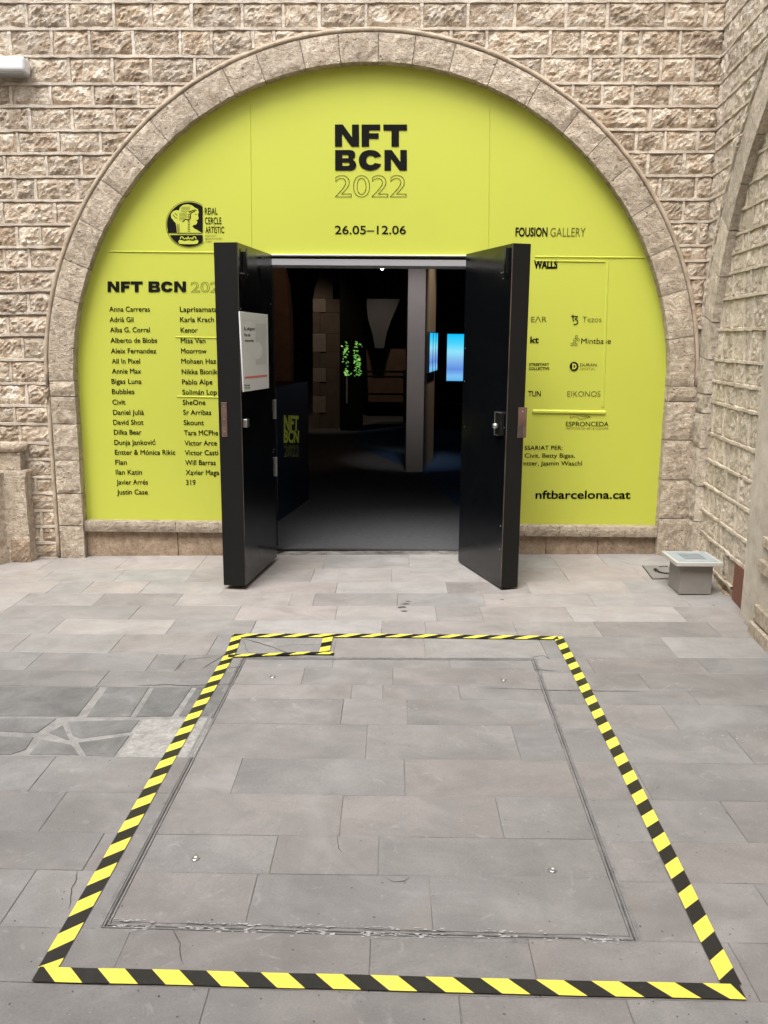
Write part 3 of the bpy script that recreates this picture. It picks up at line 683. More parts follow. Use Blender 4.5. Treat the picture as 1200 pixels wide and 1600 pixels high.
# ------------------------------------------------------------------ arch ring
arch = thing('stone_arch', 'wide round arch of tooled pale stone blocks with a thin roll moulding', 'arch', (CX, -.03, 0))
def ang(px, py): P = at_y(px, py); return math.degrees(math.atan2(P.z - CZ, P.x - CX))
ja = sorted([ang(*p) for p in ((97, 403), (130, 345), (165, 285), (197, 230), (237, 190), (288, 147), (345, 100), (400, 85), (468, 62), (528, 52), (592, 50), (650, 55), (712, 70), (775, 100), (843, 130), (907, 172), (945, 215), (985, 258), (1020, 318), (1052, 384), (1075, 451))] + [180.0, 0.0, ang(83, 462), ang(1087, 524)], reverse=True)
ja = [a for a in ja if a <= 180.01 and a >= -.01]
RF = RO - .038
def ringstone(a0, a1):
    V = []; Fc = []; na = max(4, int((a0 - a1) / 1.1)); nr = 6; g = .0022 / 2.2 * 57.3; sd = random.uniform(0, 50); dh = random.uniform(-.0015, .002)
    for i in range(na + 1):
        a = R(a0 - g - (a0 - a1 - 2 * g) * i / na)
        for j in range(nr + 1):
            r_ = RI + (RF - RI) * j / nr; m = min(1, min(i, na - i, j + .3, nr - j) / 1.0)
            h = .030 + dh + m * (.004 + .016 * fbm(Vector((a * 22 + sd, r_ * 9, sd)), 4)) - (.003 if m < .5 else 0)
            rr = r_ + (random.uniform(-.002, .002) if j == 0 else 0)
            V.append((CX + rr * math.cos(a), -h, CZ + rr * math.sin(a)))
    for i in range(na):
        for j in range(nr): p = i * (nr + 1) + j; Fc.append((p, p + 1, p + nr + 2, p + nr + 1))
    m0 = len(V)
    for i in range(na + 1):
        for j in (0, nr):
            x, y, z = V[i * (nr + 1) + j]; V.append((x, .105 if j == 0 else 0.0, z))
    for i in range(na):
        a, b = i * (nr + 1), (i + 1) * (nr + 1)
        Fc += [(a, b, m0 + 2 * i + 2, m0 + 2 * i), (a + nr, b + nr, m0 + 2 * i + 3, m0 + 2 * i + 1), (m0 + 2 * i, m0 + 2 * i + 2, m0 + 2 * i + 3, m0 + 2 * i + 1)]
    for i in (0, na):
        row_ = [i * (nr + 1) + j for j in range(nr + 1)]; Fc.append(tuple(row_ + [m0 + 2 * i + 1, m0 + 2 * i]))
    return mesh('voussoir', V, Fc, M_TOOLED, arch)
for a0, a1 in zip(ja, ja[1:]):
    if a0 - a1 > 1.0: ringstone(a0, a1)
def jamb(zs, xi, xo, xo_split=None):
    for zt, zb in zip(zs, zs[1:]):
        s = 1 if xo > xi else -1
        a, b = min(xi, xo), max(xi, xo)
        q = [(a + .002, zb + .003), (b - .002, zb + .003), (b - .002, zt - .003), (a + .002, zt - .003)]
        sd = random.uniform(0, 50)
        o = rock('jamb_stone', q, lambda u, v, h: Vector((u, -.026 - h * .8, v)), M_TOOLED, arch, amp=.013, base=.004, cell=.03, marg=.012)
        bx = box('jamb_return', a + .003, b - .003, -.026, .10, zb + .003, zt - .003, M_TOOLED, o)
jl = [CZ] + [at_y(100, y).z for y in (619, 662, 718, 770, 820, 871)]
jamb(jl, CX - RI + .004, CX - RF)
jr = [CZ] + [at_y(1050, y).z for y in (627, 687, 749, 809, 868)]
jamb(jr, CX + RI - .004, X1 - .004)
# hood: a thin roll that follows the ring and runs down the left jamb
pts = [(CX - (RO - .018), -.018, z) for z in (-.02, .1, .3, .5, .7, .9, 1.1, CZ)]
for k in range(1, 91):
    a = R(180 - 2 * k); r_ = RO - .018 + mnoise.noise(Vector((k * .3, 0, 0))) * .003
    pts.append((CX + r_ * math.cos(a), -.02 + mnoise.noise(Vector((k * .4, 5, 0))) * .003, CZ + r_ * math.sin(a)))
tube('hood_moulding', pts, [.0155 + .003 * mnoise.noise(Vector((k * .7, 1, 3))) for k in range(len(pts))], M_HOOD, arch, 10)

# sill and plinth under the yellow panel
zs0, zs1 = at_y(250, 831, 0).z, at_y(250, 815, 0).z
zr0, zr1 = at_y(900, 838, 0).z, at_y(900, 822, 0).z
def rough_beam(name, x0, x1, y0, y1, z0, z1, mat, parent, lab=None, amp=.008):
    nx = max(3, int((x1 - x0) / .03)); V = []; Fc = []; cr = [(y1, z0), (y0 + .006, z0), (y0, z0 + .3 * (z1 - z0)), (y0 - .002, z0 + .6 * (z1 - z0)), (y0 + .004, z1 - .003), (y0 + .012, z1), (y1, z1)]
    for i in range(nx + 1):
        x = x0 + (x1 - x0) * i / nx
        for k, (y, z) in enumerate(cr):
            w_ = 0 if k in (0, 6) else amp * fbm(Vector((x * 14, z * 30, y * 3 + k)), 3)
            V.append((x, y + w_, z + (w_ * .4 if k in (1, 4, 5) else 0)))
    for i in range(nx):
        for k in range(6): p = i * 7 + k; Fc.append((p, p + 1, p + 8, p + 7))
    Fc += [tuple(range(7)), tuple(range(nx * 7, nx * 7 + 7))]
    return mesh(name, V, Fc, mat, parent)
sl = thing('stone_sill', 'rough pale stone sill under the yellow panel left of the doors', 'sill', (-1.6, .05, 0))
xa = CX - RI + .006
for a, b in ((xa, -1.62), (-1.617, -1.0)): rough_beam('sill_block', a, b, -.012, .12, zs0, zs1, M_SILL, sl)
for a, b in ((xa, -1.62), (-1.614, -1.0)): rough_beam('plinth_block', a, b, .035, .13, -.08, zs0 - .003, M_PLINTH, sl, amp=.006)
sr = thing('stone_sill', 'rough pale stone sill under the yellow panel between the right door and the floor lamp', 'sill', (1.3, .05, 0))
xb = CX + RI - .006
for a, b in ((.62, 1.25), (1.253, xb)): rough_beam('sill_block', a, b, -.012, .12, zr0, zr1, M_SILL, sr)
for a, b in ((.62, 1.16), (1.165, 1.55), (1.555, xb)): rough_beam('plinth_block', a, b, .035, .13, -.05, zr0 - .003, M_PLINTH, sr, amp=.006)

# ------------------------------------------------------------------ right wall
random.seed(33)
rw = thing('courtyard_wall', 'side wall of pale pointed masonry with a blind arch, right of the yellow arch', 'wall', tuple(RC))
ACs, ACz, AO, AI, RD = 2.30, 1.24, 2.33, 2.085, -.062      # blind arch on it
# core of the face outside the arch, and of the recess inside
S1, ZT = 9.0, 5.0
inn = [(ACs - 2.2, -.2), (ACs - 2.2, ACz)]; out = [(0, -.2), (0, ACz)]
cang = [math.degrees(math.atan2(ZT - ACz, -ACs)), math.degrees(math.atan2(ZT - ACz, S1 - ACs))]
for a in sorted([180 - 3 * k for k in range(1, 60)] + cang, reverse=True):
    c, s = math.cos(R(a)), math.sin(R(a)); inn.append((ACs + 2.2 * c, ACz + 2.2 * s))
    t = min((0 - ACs) / c if c < -1e-6 else 1e9, (S1 - ACs) / c if c > 1e-6 else 1e9, (ZT - ACz) / s); out.append((ACs + t * c, ACz + t * s))
inn += [(ACs + 2.2, ACz), (ACs + 2.2, -.2)]; out += [(S1, ACz), (S1, -.2)]
n = len(inn); V = [rpt(s, z, 0) for s, z in inn] + [rpt(s, z, 0) for s, z in out] + [rpt(s, z, -.3) for s, z in inn] + [rpt(s, z, -.3) for s, z in out]; Fc = []
for i in range(n - 1): Fc += [(i, i + 1, n + i + 1, n + i), (2 * n + i, 2 * n + i + 1, 3 * n + i + 1, 3 * n + i), (i, i + 1, 2 * n + i + 1, 2 * n + i)]
mesh('wall_core', V, Fc, M_BED, rw)
V = [rpt(s, z, d) for d in (RD, RD - .05) for s, z in ((-.1, -.2), (5.2, -.2), (5.2, 3.6), (-.1, 3.6))]
mesh('recess_core', V, BF, M_BED, rw)
def pushr(u, v):
    RR = 2.31
    if v > ACz:
        d = math.hypot(u - ACs, v - ACz)
        if d < RR: k = RR / max(d, 1e-6); return (ACs + (u - ACs) * k, ACz + (v - ACz) * k)
        return None
    return (u, v)
skipr = lambda u, v: (math.hypot(u - ACs, v - ACz) < 2.32 if v > ACz else True)
rr_ = Ribs()
for k in range(len(RZ) - 1):
    zt, zb = RZ[k], RZ[k + 1]
    J = [0.0]; x = random.uniform(.10, .2)
    while x < 3.2: J.append(x); x += random.uniform(.16, .32)
    for a, b in zip(J, J[1:]):
        q = [(a + .004, zb + .004), (b - .004, zb + .004), (b - .004, zt - .004), (a + .004, zt - .004)]
        if all(skipr(*p) for p in q): continue
        rock('stone', q, r3, M_PICKR, rw, amp=.016, push=pushr)
        if a > 0: rr_.add((a, zb + .006), (a, zt - .006), r3, .016, .012, skipr)
    rr_.add((0.0, zb), (3.3, zb), r3, .022, .022, skipr)
# recess lattice
RIDZ = [3.15, 3.00, 2.86, 2.72, 2.583, 2.436, 2.29, 2.175, 2.055, 1.885, 1.68, 1.477, 1.324, 1.178, .953, .767, .583, .39, .22, .03]
RIDZ = [RIDZ[i] for i in range(len(RIDZ))]
# heights measured on the recess plane
meas = [((1179, 284), 0), ((1167, 326), 0), ((1159, 365), 0), ((1150, 396), 0), ((1142, 428), 0), ((1133, 468), 0), ((1126, 516), 0), ((1119, 562), 0), ((1115, 595), 0), ((1112, 627), 0), ((1109, 676), 0), ((1105, 716), 0), ((1103, 755), 0), ((1098, 794), 0), ((1095, 827), 0), ((1117, 892), 0)]
mz = [on_right(*p, -RD)[1] for p, _ in meas]
mz = [mz[0] + .45, mz[0] + .30, mz[0] + .15] + mz + [-.09]
insider = lambda u, v: not ((math.hypot(u - ACs, v - ACz) > 2.12) if v > ACz else u < ACs - 2.12)
rec3 = lambda u, v, h: rpt(u, v, RD + h)
def pushi(u, v):
    RR = 2.13
    if v > ACz:
        d = math.hypot(u - ACs, v - ACz)
        if d > RR: k = RR / d; return (ACs + (u - ACs) * k, ACz + (v - ACz) * k)
        return None
    if u < ACs - RR: return (ACs - RR, v)
    return None
for zt, zb in zip(mz, mz[1:]):
    x = .08 + random.uniform(0, .12); J = [.0, x]
    while x < 1.9: x += random.choice((.12, .2, .24, .26, .3)); J.append(x)
    for a, b in zip(J, J[1:]):
        q = [(a + .004, zb + .004), (b - .004, zb + .004), (b - .004, zt - .004), (a + .004, zt - .004)]
        if all(not insider(*p) for p in q): continue
        if .98 < (a + b) / 2 < 1.3 and zt < .3: continue
        rock('stone', q, rec3, M_PICKR, rw, amp=.012, base=.003, push=pushi, marg=.02)
        if a > 0: rr_.add((a, zb + .006), (a, zt - .006), rec3, .017, .017, lambda u, v: not insider(u, v))
    rr_.add((0.0, zt), (2.2, zt), rec3, .022, .021, lambda u, v: not insider(u, v) or (1.04 < u < 1.32 and v < .24))
rr_.build('raised_pointing', M_MORTAR, rw)
# its ring of stones
ra = thing('blind_arch', 'pale stone ring of the blind arch on the side wall at the right edge', 'arch', tuple(rpt(.1, 0)))
def ringstone_r(a0, a1):
    V = []; Fc = []; na = max(3, int((a0 - a1) / 1.3)); nr = 5; g = .1; sd = random.uniform(0, 50)
    for i in range(na + 1):
        a = R(a0 - g - (a0 - a1 - 2 * g) * i / na)
        for j in range(nr + 1):
            r_ = AI + (AO - AI) * j / nr; m = min(1, min(i, na - i, j, nr - j))
            V.append(rpt(ACs + r_ * math.cos(a), ACz + r_ * math.sin(a), .006 + m * (.003 + .008 * fbm(Vector((a * 22 + sd, r_ * 9, sd)), 3))))
    for i in range(na):
        for j in range(nr): p = i * (nr + 1) + j; Fc.append((p, p + 1, p + nr + 2, p + nr + 1))
    m0 = len(V)
    for i in range(na + 1):
        for j in (0, nr): V.append(V[i * (nr + 1) + j] - RN * .085)
    for i in range(na):
        a, b = i * (nr + 1), (i + 1) * (nr + 1); Fc += [(a, b, m0 + 2 * i + 2, m0 + 2 * i), (a + nr, b + nr, m0 + 2 * i + 3, m0 + 2 * i + 1)]
    for i in (0, na): Fc.append(tuple([i * (nr + 1) + j for j in range(nr + 1)] + [m0 + 2 * i + 1, m0 + 2 * i]))
    mesh('voussoir', V, Fc, M_PICKED, ra)
jas = [180, 173.5, 166.5, 158, 149.5, 141, 132, 123, 114, 105, 96, 87, 78]
for a0, a1 in zip(jas, jas[1:]): ringstone_r(a0, a1)
pz = [ACz] + [on_right(1085, y)[1] for y in (588, 608, 642, 696, 757, 815)] + [-.05]
pz = [ACz] + [z for z in pz[1:] if z < ACz - .08]
for zt, zb in zip(pz, pz[1:]):
    q = [(.004, zb + .003), (.212 + random.uniform(-.01, .01), zb + .003), (.212 + random.uniform(-.01, .01), zt - .003), (.004, zt - .003)]
    o = rock('pier_stone', q, lambda u, v, h: rpt(u, v, .002 + h), M_PICKED, ra, amp=.012, base=.003, cell=.03, marg=.012)
    P = [rpt(s, z, d) for z in (zb + .003, zt - .003) for s, d in ((.004, .004), (.208, .004), (.208, RD - .01), (.004, RD - .01))]
    hexa('pier_return', P[:4], P[4:], M_PICKED, o)
pts = []
for k in range(0, 60):
    a = R(178 - 1.8 * k); pts.append(rpt(ACs + (AO + .004) * math.cos(a), ACz + (AO + .004) * math.sin(a), .012))
pts = [p for p in pts if (p - RC).dot(RE) > 0.004]
tube('arch_edge_bead', pts, .010, M_MORTAR, ra, 8)
# base course of the recess, vent grille, pilaster
V = []
base_z = .02
for s, d in ((.22, RD + .035), (1.0, RD + .035), (1.0, RD - .01), (.22, RD - .01)): V.append(rpt(s, -.1, d + .0))
hexa('base_course', V, [v + Vector((0, 0, .1 + base_z)) for v in V], M_PLINTH, rw)
pil = thing('stone_pilaster', 'smooth pale stone pilaster with broken mouldings at the right edge of the picture', 'pilaster', tuple(rpt(1.45, 0, 0)))
P = [rpt(s, z, d) for z in (-.1, 3.4) for s, d in ((1.31, RD + .035), (1.95, RD + .035), (1.95, RD - .03), (1.30, RD - .03))]
hexa('shaft', P[:4], P[4:], M_SMOOTH, pil, bv=.012)
P = [rpt(s, z, d) for z in (-.1, 3.4) for s, d in ((1.37, RD + .055), (1.9, RD + .055), (1.9, RD + .034), (1.37, RD + .034))]
hexa('raised_panel', P[:4], P[4:], M_SMOOTH, pil, bv=.012)
for (z0_, z1_, dd) in ((.50, .56, .19), (.36, .43, .20), (.08, .17, .20), (-.02, .07, .22)):
    P = [rpt(s, z, d) for z in (z0_, z1_) for s, d in ((1.74 - dd * .3, RD + dd - .12), (2.0, RD + dd - .12), (2.0, RD + .05), (1.74 - dd * .3, RD + .05))]
    hexa('broken_moulding', P[:4], P[4:], M_TOOLED, pil, bv=.005)
vent = thing('vent_grille', 'narrow rusty brown mesh grille low in the side wall beside the pilaster', 'vent', tuple(rpt(1.1, 0, RD)))
sA, zA = on_right(1152, 889, -RD); sB, zB = on_right(1166, 898, -RD); zC = on_right(1148, 948, -RD)[1]; zC = -.02
sA, sB = 1.07, 1.27; zA = .25
P = [rpt(s, z, d) for z in (zC, zA) for s, d in ((sA, RD + .012), (sB, RD + .012), (sB, RD), (sA, RD))]
hexa('back_plate', P[:4], P[4:], M_GRIT, vent)
V = []; Fc = []
def bar3(s0, z0, s1, z1, w_):
    i0 = len(V); dx, dz_ = s1 - s0, z1 - z0; L = math.hypot(dx, dz_); nx, nz = -dz_ / L * w_ / 2, dx / L * w_ / 2
    for (a, b, d) in ((s0 + nx, z0 + nz, RD + .013), (s1 + nx, z1 + nz, RD + .013), (s1 - nx, z1 - nz, RD + .013), (s0 - nx, z0 - nz, RD + .013)): V.append(rpt(a, b, d + .004))
    for k in range(4): V.append(V[i0 + k] - RN * .004)
    Fc.extend([tuple(i0 + q for q in f) for f in BF])
nz_ = 22
for k in range(nz_ + 1): z = zC + (zA - zC) * k / nz_; bar3(sA, z, sB, z, .005)
for k in range(11): s = sA + (sB - sA) * k / 10; bar3(s, zC, s, zA, .004)
vm = mesh('wire_mesh', V, Fc, M_VENT, vent); vm['kind'] = 'stuff'

# ------------------------------------------------------------------ left pedestal with its torus
ped = thing('stone_pedestal', 'worn stone pedestal with a rounded torus and block on top at the left edge', 'pedestal', (-2.95, -.1, 0))
def wx(px, py, Y): return at_y(px, py, Y)
Yp = -.14
xr_ = wx(42, 800, Yp).x; zt_ = wx(20, 736, Yp).z; zbk = wx(20, 708, Yp).z; xt = wx(31, 700, Yp + .04).x; ztor = wx(20, 692, Yp).z
V = []; Fc = []
prof = [(-.08, .012), (.0, .01), (.1, .0), (.14, .004), (.3, .0), (zt_ - .06, 0), (zt_ - .035, .006), (zt_ - .012, .012), (zt_, .006)]
fp = [(-4.2, .02), (xr_, .02), (xr_, Yp), (xr_ - .16, Yp - .004), (xr_ - .23, Yp - .16), (-4.2, Yp - .2)]
cc = Vector((-3.5, -.05)); m_ = len(fp) 
ring_n = 0
for z, e in prof:
    c = 0
    for a, b in zip(fp, fp[1:] + fp[:1]):
        k = max(1, int(math.dist(a, b) / .05))
        for j in range(k):
            x = a[0] + (b[0] - a[0]) * j / k; y = a[1] + (b[1] - a[1]) * j / k; d = Vector((x, y)) - cc; d.normalize()
            nn = .012 * fbm(Vector((x * 9, y * 9, z * 8)), 3); V.append((x + d.x * (e + nn), y + d.y * (e + nn), z)); c += 1
    ring_n = c
for r_ in range(len(prof) - 1):
    for i in range(ring_n): Fc.append((r_ * ring_n + i, r_ * ring_n + (i + 1) % ring_n, (r_ + 1) * ring_n + (i + 1) % ring_n, (r_ + 1) * ring_n + i))
Fc += [tuple(range(ring_n)), tuple(range((len(prof) - 1) * ring_n, len(prof) * ring_n))]
mesh('pedestal_block', V, Fc, M_TOOLED, ped)
box('square_block', -4.1, xt, Yp + .03, .02, zt_ + .001, zbk, M_TOOLED, ped, .006)
zc = (zbk + ztor) / 2; rr = (ztor - zbk) / 2
pts = [(-4.1, Yp + .04, zc), (xt - .03, Yp + .04, zc), (xt - .012, Yp + .055, zc), (xt - .006, Yp + .08, zc), (xt - .006, .02, zc)]
tube('torus_moulding', pts, rr, M_TOOLED, ped, 14)
rb = rock('rubble_foot', [(xr_ - .14, -.05), (xr_ + .01, -.05), (xr_ + .0, .12), (xr_ - .13, .13)], lambda u, v, h: Vector((u, Yp - .004 - h, v)), M_PLINTH, ped, amp=.02)

# white wall light at top left
fx = thing('wall_light', 'white rounded tubular light fitting fixed high on the wall at top left', 'wall light', tuple(at_y(0, 105)))
zt0, zb0 = at_y(20, 91, -.08).z, at_y(20, 118, -.08).z; xe = at_y(43, 105, -.08).x
pts = []
L_ = box('housing', -4.2, xe, -.14, -.02, zb0 + .012, zt0, M_PLAST, fx); bevel(L_, .022, 4)
box('grey_base', -4.15, xe - .012, -.125, -.002, zb0, zb0 + .03, M_PLASTG, fx, .008)
for xx in (-3.9, -3.1): box('bracket', xx, xx + .05, -.03, .0, zb0 + .02, zt0 - .02, M_PLASTG, fx)

# ------------------------------------------------------------------ yellow panel
YP = .06
panel = thing('yellow_sign', 'huge yellow vinyl panel with black lettering filling the stone arch', 'sign', (CX, YP, 0))
DX0, DX1 = -.925, .60
zdt = at_y(580, 399, YP - .01).z
xs = sorted([CX - 2.19 + 4.38 * k / 90 for k in range(91)] + [DX0, DX0 + .0001, DX1, DX1 - .0001])
V = []; Fc = []
zbl, zbr = at_y(250, 814, YP).z - .005, at_y(900, 822, YP).z - .005
for x in xs:
    zt = CZ + math.sqrt(max(0, 2.19 ** 2 - (x - CX) ** 2)); zb = zdt if DX0 + .00005 < x < DX1 - .00005 else (zbl if x < CX else zbr)
    # the covering follows the boards behind it, not dead flat
    nz = 14
    for k in range(nz + 1):
        z = zb + (zt - zb) * k / nz; V.append((x, YP, z))
q = 15
for i in range(len(xs) - 1):
    for k in range(14): a = i * q + k; Fc.append((a, a + q, a + q + 1, a + 1))
pm = mesh('vinyl_face', V, Fc, M_YEL, panel)
bk = [(x, YP + .05, z) for x, _, z in V]; mesh('backing_board', bk, Fc, M_DARKP, panel)
def on_panel(px, py, d=.003): return at_y(px, py, YP - d)
def strip2(name, p0, p1, wd, hgt, mat, parent):
    a, b = on_panel(*p0), on_panel(*p1); e = (b - a).normalized(); nn = Vector((-e.z, 0, e.x))
    V = []
    for p in (a, b):
        for o_, y_ in ((-1, .003), (-.35, -hgt), (.35, -hgt), (1, .003)): V.append(p + nn * wd / 2 * o_ + Vector((0, y_, 0)))
    return mesh(name, V, [(0, 1, 5, 4), (1, 2, 6, 5), (2, 3, 7, 6), (0, 1, 2, 3), (4, 5, 6, 7)], mat, parent)
# seams and the outline of the old door panels under the vinyl
strip2('seam', (170, 393), (335, 394.5), .010, .003, M_YEL, panel)
strip2('seam', (836, 401), (1008, 402.5), .012, .003, M_YEL, panel)
strip2('seam', (838, 407.5), (946, 409), .010, .003, M_YEL, panel)
strip2('seam', (950, 409), (942, 636), .022, .0008, M_YEL, panel)
strip2('seam', (832, 643), (946, 645), .034, .008, M_YEL, panel)
strip2('seam', (274, 526.5), (342, 528), .008, .0018, M_YEL, panel)
strip2('seam', (276, 619.5), (343, 621), .010, .0022, M_YEL, panel)
strip2('seam', (391, 165), (393, 393), .005, .0009, M_YEL, panel)
strip2('seam', (765, 170), (763, 392), .005, .0009, M_YEL, panel)
strip2('trim_strip', (414, 398.5), (742, 400), .014, .02, M_WHITE, panel)

# ---- lettering (flat print)
def curve_to_mesh(cu, name, mat, parent, fit, d, cap=None):
    o = bpy.data.objects.new(name, cu); COL.objects.link(o)
    dg = bpy.context.evaluated_depsgraph_get(); dg.update()
    me = bpy.data.meshes.new_from_object(o.evaluated_get(dg)); bpy.data.objects.remove(o); bpy.data.curves.remove(cu)
    return me
LAB = []
def text(s, x0, x1, ytop, ybase, mat=None, parent=None, bold=0.0, outline=0.0, d=.0042, place=None, shear=0.0, name='lettering', capref=None):
    """s fitted between x0..x1, with cap height ytop..ybase"""
    cu = bpy.data.curves.new('t', 'FONT'); cu.body = s; cu.size = 1.0; cu.shear = shear; cu.resolution_u = 4
    if bold > 0: cu.bevel_depth = bold * .75; cu.bevel_resolution = 0
    elif bold < 0: cu.offset = bold
    if outline: cu.fill_mode = 'NONE'; cu.bevel_depth = outline; cu.bevel_resolution = 0
    me = curve_to_mesh(cu, 't', None, None, None, None)
    xs_ = [v.co.x for v in me.vertices]
    a, b = min(xs_), max(xs_)
    capH = .729 if capref is None else capref
    place = place or on_panel
    A0 = place(x0, ybase); B0 = place(x1, ybase); T0 = place(x0, ytop)
    ex = (B0 - A0) / (b - a); up = T0 - A0; up = up - ex.normalized() * up.dot(ex.normalized()); ez = up / capH
    nrm = ex.cross(ez).normalized()
    org = A0 - ex * a
    for v in me.vertices:
        c = v.co.copy(); v.co = org + ex * c.x + ez * c.y + nrm * (0.0 if not outline else c.z * .002)
    c = sum((v.co for v in me.vertices), Vector()) / max(1, len(me.vertices))
    for v in me.vertices: v.co -= c
    par = parent or panel
    for m_ in range(len(me.materials)): me.materials.pop()
    o = link(name, me, mat or M_INK, par); o.location = c - Vector(par['_o']); o['_o'] = tuple(c)
    return o
def shape(loops, fx_, mat, parent, name='lettering'):
    """filled 2D shape with holes; loops of (u,v); fx_ maps (u,v) -> world"""
    cu = bpy.data.curves.new('s', 'CURVE'); cu.dimensions = '2D'; cu.fill_mode = 'BOTH'
    for lp in loops:
        sp = cu.splines.new('POLY'); sp.points.add(len(lp) - 1); sp.use_cyclic_u = True
        for p, q in zip(sp.points, lp): p.co = (q[0], q[1], 0, 1)
    me = curve_to_mesh(cu, 's', None, None, None, None)
    for v in me.vertices: v.co = fx_(v.co.x, v.co.y)
    c = sum((v.co for v in me.vertices), Vector()) / max(1, len(me.vertices))
    for v in me.vertices: v.co -= c
    o = link(name, me, mat, parent); o.location = c - Vector(parent['_o']); o['_o'] = tuple(c); return o
def arc(cx, cy, rx, ry, a0, a1, n=20, p=2.0):
    L = []
    for i in range(n + 1):
        a = R(a0 + (a1 - a0) * i / n); c, s = math.cos(a), math.sin(a)
        L.append((cx + rx * math.copysign(abs(c) ** (2 / p), c), cy + ry * math.copysign(abs(s) ** (2 / p), s)))
    return L
GL = {'N': (113, 104, [[(0, 0), (0, 104), (37, 104), (80, 44), (80, 104), (113, 104), (113, 0), (77, 0), (33, 61), (33, 0)]]),
      'F': (87, 104, [[(0, 0), (0, 104), (87, 104), (87, 77), (35, 77), (35, 63), (80, 63), (80, 37), (35, 37), (35, 0)]]),
      'T': (111, 104, [[(38, 0), (38, 76), (0, 76), (0, 104), (111, 104), (111, 76), (73, 76), (73, 0)]]),
      'B': (101, 97, [[(0, 0), (0, 97), (72, 97), (86, 94), (94, 86), (96, 74), (93, 61), (83, 51), (95, 43), (101, 30), (100, 17), (93, 6), (78, 0)],
                      [(34, 58), (34, 74), (58, 74), (64, 71), (64, 61), (58, 58)], [(34, 22), (34, 38), (62, 38), (69, 34), (69, 26), (62, 22)]]),
      'C': (106, 100, [arc(54, 50, 54, 50, 20, 340, 36, 2.2) + arc(56, 50, 21, 23, 328, 32, 24, 2.2)])}
def big(ch, x0, x1, y0, y1, mat=M_INK, parent=None):
    W_, H_, L_ = GL[ch]
    shape(L_, lambda u, v: on_panel(x0 + (x1 - x0) * u / W_, y1 + (y0 - y1) * v / H_, .0042), mat, parent or panel)
def C2(x): return 400 + x / 3
for ch, a, b in (('N', 370, 483), ('F', 495, 582), ('T', 597, 708)): big(ch, C2(a), C2(b), 194.5, 229)
for ch, a, b in (('B', 371, 470), ('C', 482, 588), ('N', 602, 707)): big(ch, C2(a), C2(b), 234.3, 266.3)
def D2(x): return 150 + x / 5.714
for ch, a, b in (('N', 103, 207), ('F', 222, 303), ('T', 308, 417), ('B', 468, 573), ('C', 580, 686), ('N', 697, 803)): big(ch, D2(a), D2(b), 439.6, 456.2)
text('2022', 523.5, 635, 272, 307.5, bold=.02, outline=.009, mat=M_INKG)
text('2022', 298.5, 358, 439.8, 456.5, bold=.02, outline=.012, mat=M_INKG)
text('26.05–12.06', 523.2, 634.3, 352, 365.6, bold=.012)
base1 = [486.7, 503, 519, 535.5, 552, 568, 583.5, 599.5, 615.5, 632, 648, 663.5, 679, 695, 710.5, 726, 741.5, 757, 772.5]
n1 = [('Anna Carreras', 170.7, 234.3), ('Adrià Gil', 171.3, 208.7), ('Alba G. Corral', 172, 234.3), ('Alberto de Blobs', 172.7, 245.7), ('Aleix Fernandez', 173.3, 244.3), ('All In Pixel', 174.7, 219), ('Annie Max', 175, 220.7), ('Bigas Luna', 174.3, 221.3), ('Bubbles', 175, 210), ('Civit', 175.7, 196), ('Daniel Julià', 176.7, 225), ('David Shot', 177, 224.3), ('Dilka Bear', 178, 221.3), ('Dunja Janković', 178.7, 243.3), ('Entter & Mónica Rikic', 179.7, 274), ('Flan', 180.3, 198.3), ('Ilan Katin', 181, 222), ('Javier Arrés', 182, 231.3), ('Justin Case', 182.7, 231)]
for (s, a, b), y in zip(n1, base1): text(s, a, b, y - 8.1, y, bold=.016)
base2 = [487, 503, 519.5, 536, 552, 568, 584.5, 600.5, 616.5, 632.5, 648, 664, 680, 696, 711, 726.5, 742, 757.5]
n2 = [('Laprisamata', 281, 340), ('Karla Krach', 281.5, 334.5), ('Kenor', 282.3, 309), ('Miss Van', 282.5, 321), ('Moorrow', 283, 323), ('Mohsen Haz', 283.3, 338), ('Nikka Bionik', 284, 340), ('Pablo Alpe', 284.5, 332), ('Solimán Lop', 285, 339), ('SheOne', 285.5, 321), ('Sr Arribas', 286.3, 330), ('Skount', 287, 318.5), ('Tara MCPhe', 287.5, 341), ('Víctor Arce', 288.3, 339), ('Victor Casti', 288.7, 341), ('Will Barras', 289.5, 337), ('Xavier Maga', 290, 342.5), ('319', 290.7, 305.7)]
for (s, a, b), y in zip(n2, base2): text(s, a, b, y - 8.1, y, bold=.016)
text('FOUSION', 805.3, 855.3, 355, 369, bold=.035); text('GALLERY', 859.7, 914.7, 355, 369.5, bold=-.004, mat=M_INKG)
text('WALLS', 834, 871, 406.5, 419, bold=.06)
text('EΛR', 829.5, 854.3, 494.3, 503, bold=.0, mat=M_INKG)
text('kt', 828.3, 842, 525.5, 535.7, bold=.03)
text('STREETART', 826.7, 858.2, 567.3, 571.2, bold=.03); text('COLLECTIVE', 826.3, 858.2, 573.6, 577.8, bold=.03)
text('TUN', 825, 845, 610.3, 619.2, bold=.01)
text('Tezos', 910, 939.7, 494, 503.2, bold=-.01, mat=M_INKG)
text('Mintbase', 908, 954.5, 528, 537, bold=.0)
text('DURAN', 906.5, 932, 567.5, 572.3, bold=.0); text('DIGITAL', 906.8, 930.5, 574.2, 578, bold=-.01, mat=M_INKG)
text('EIKONOS', 886.3, 938, 610.6, 619.6, bold=-.008, mat=M_INKG)
text('ESPRONCEDA', 884, 950.8, 658.5, 666, bold=.005)
text('INSTITUTE OF ART & CULTURE', 884.7, 950.5, 667.8, 671, bold=.0, mat=M_INKG)
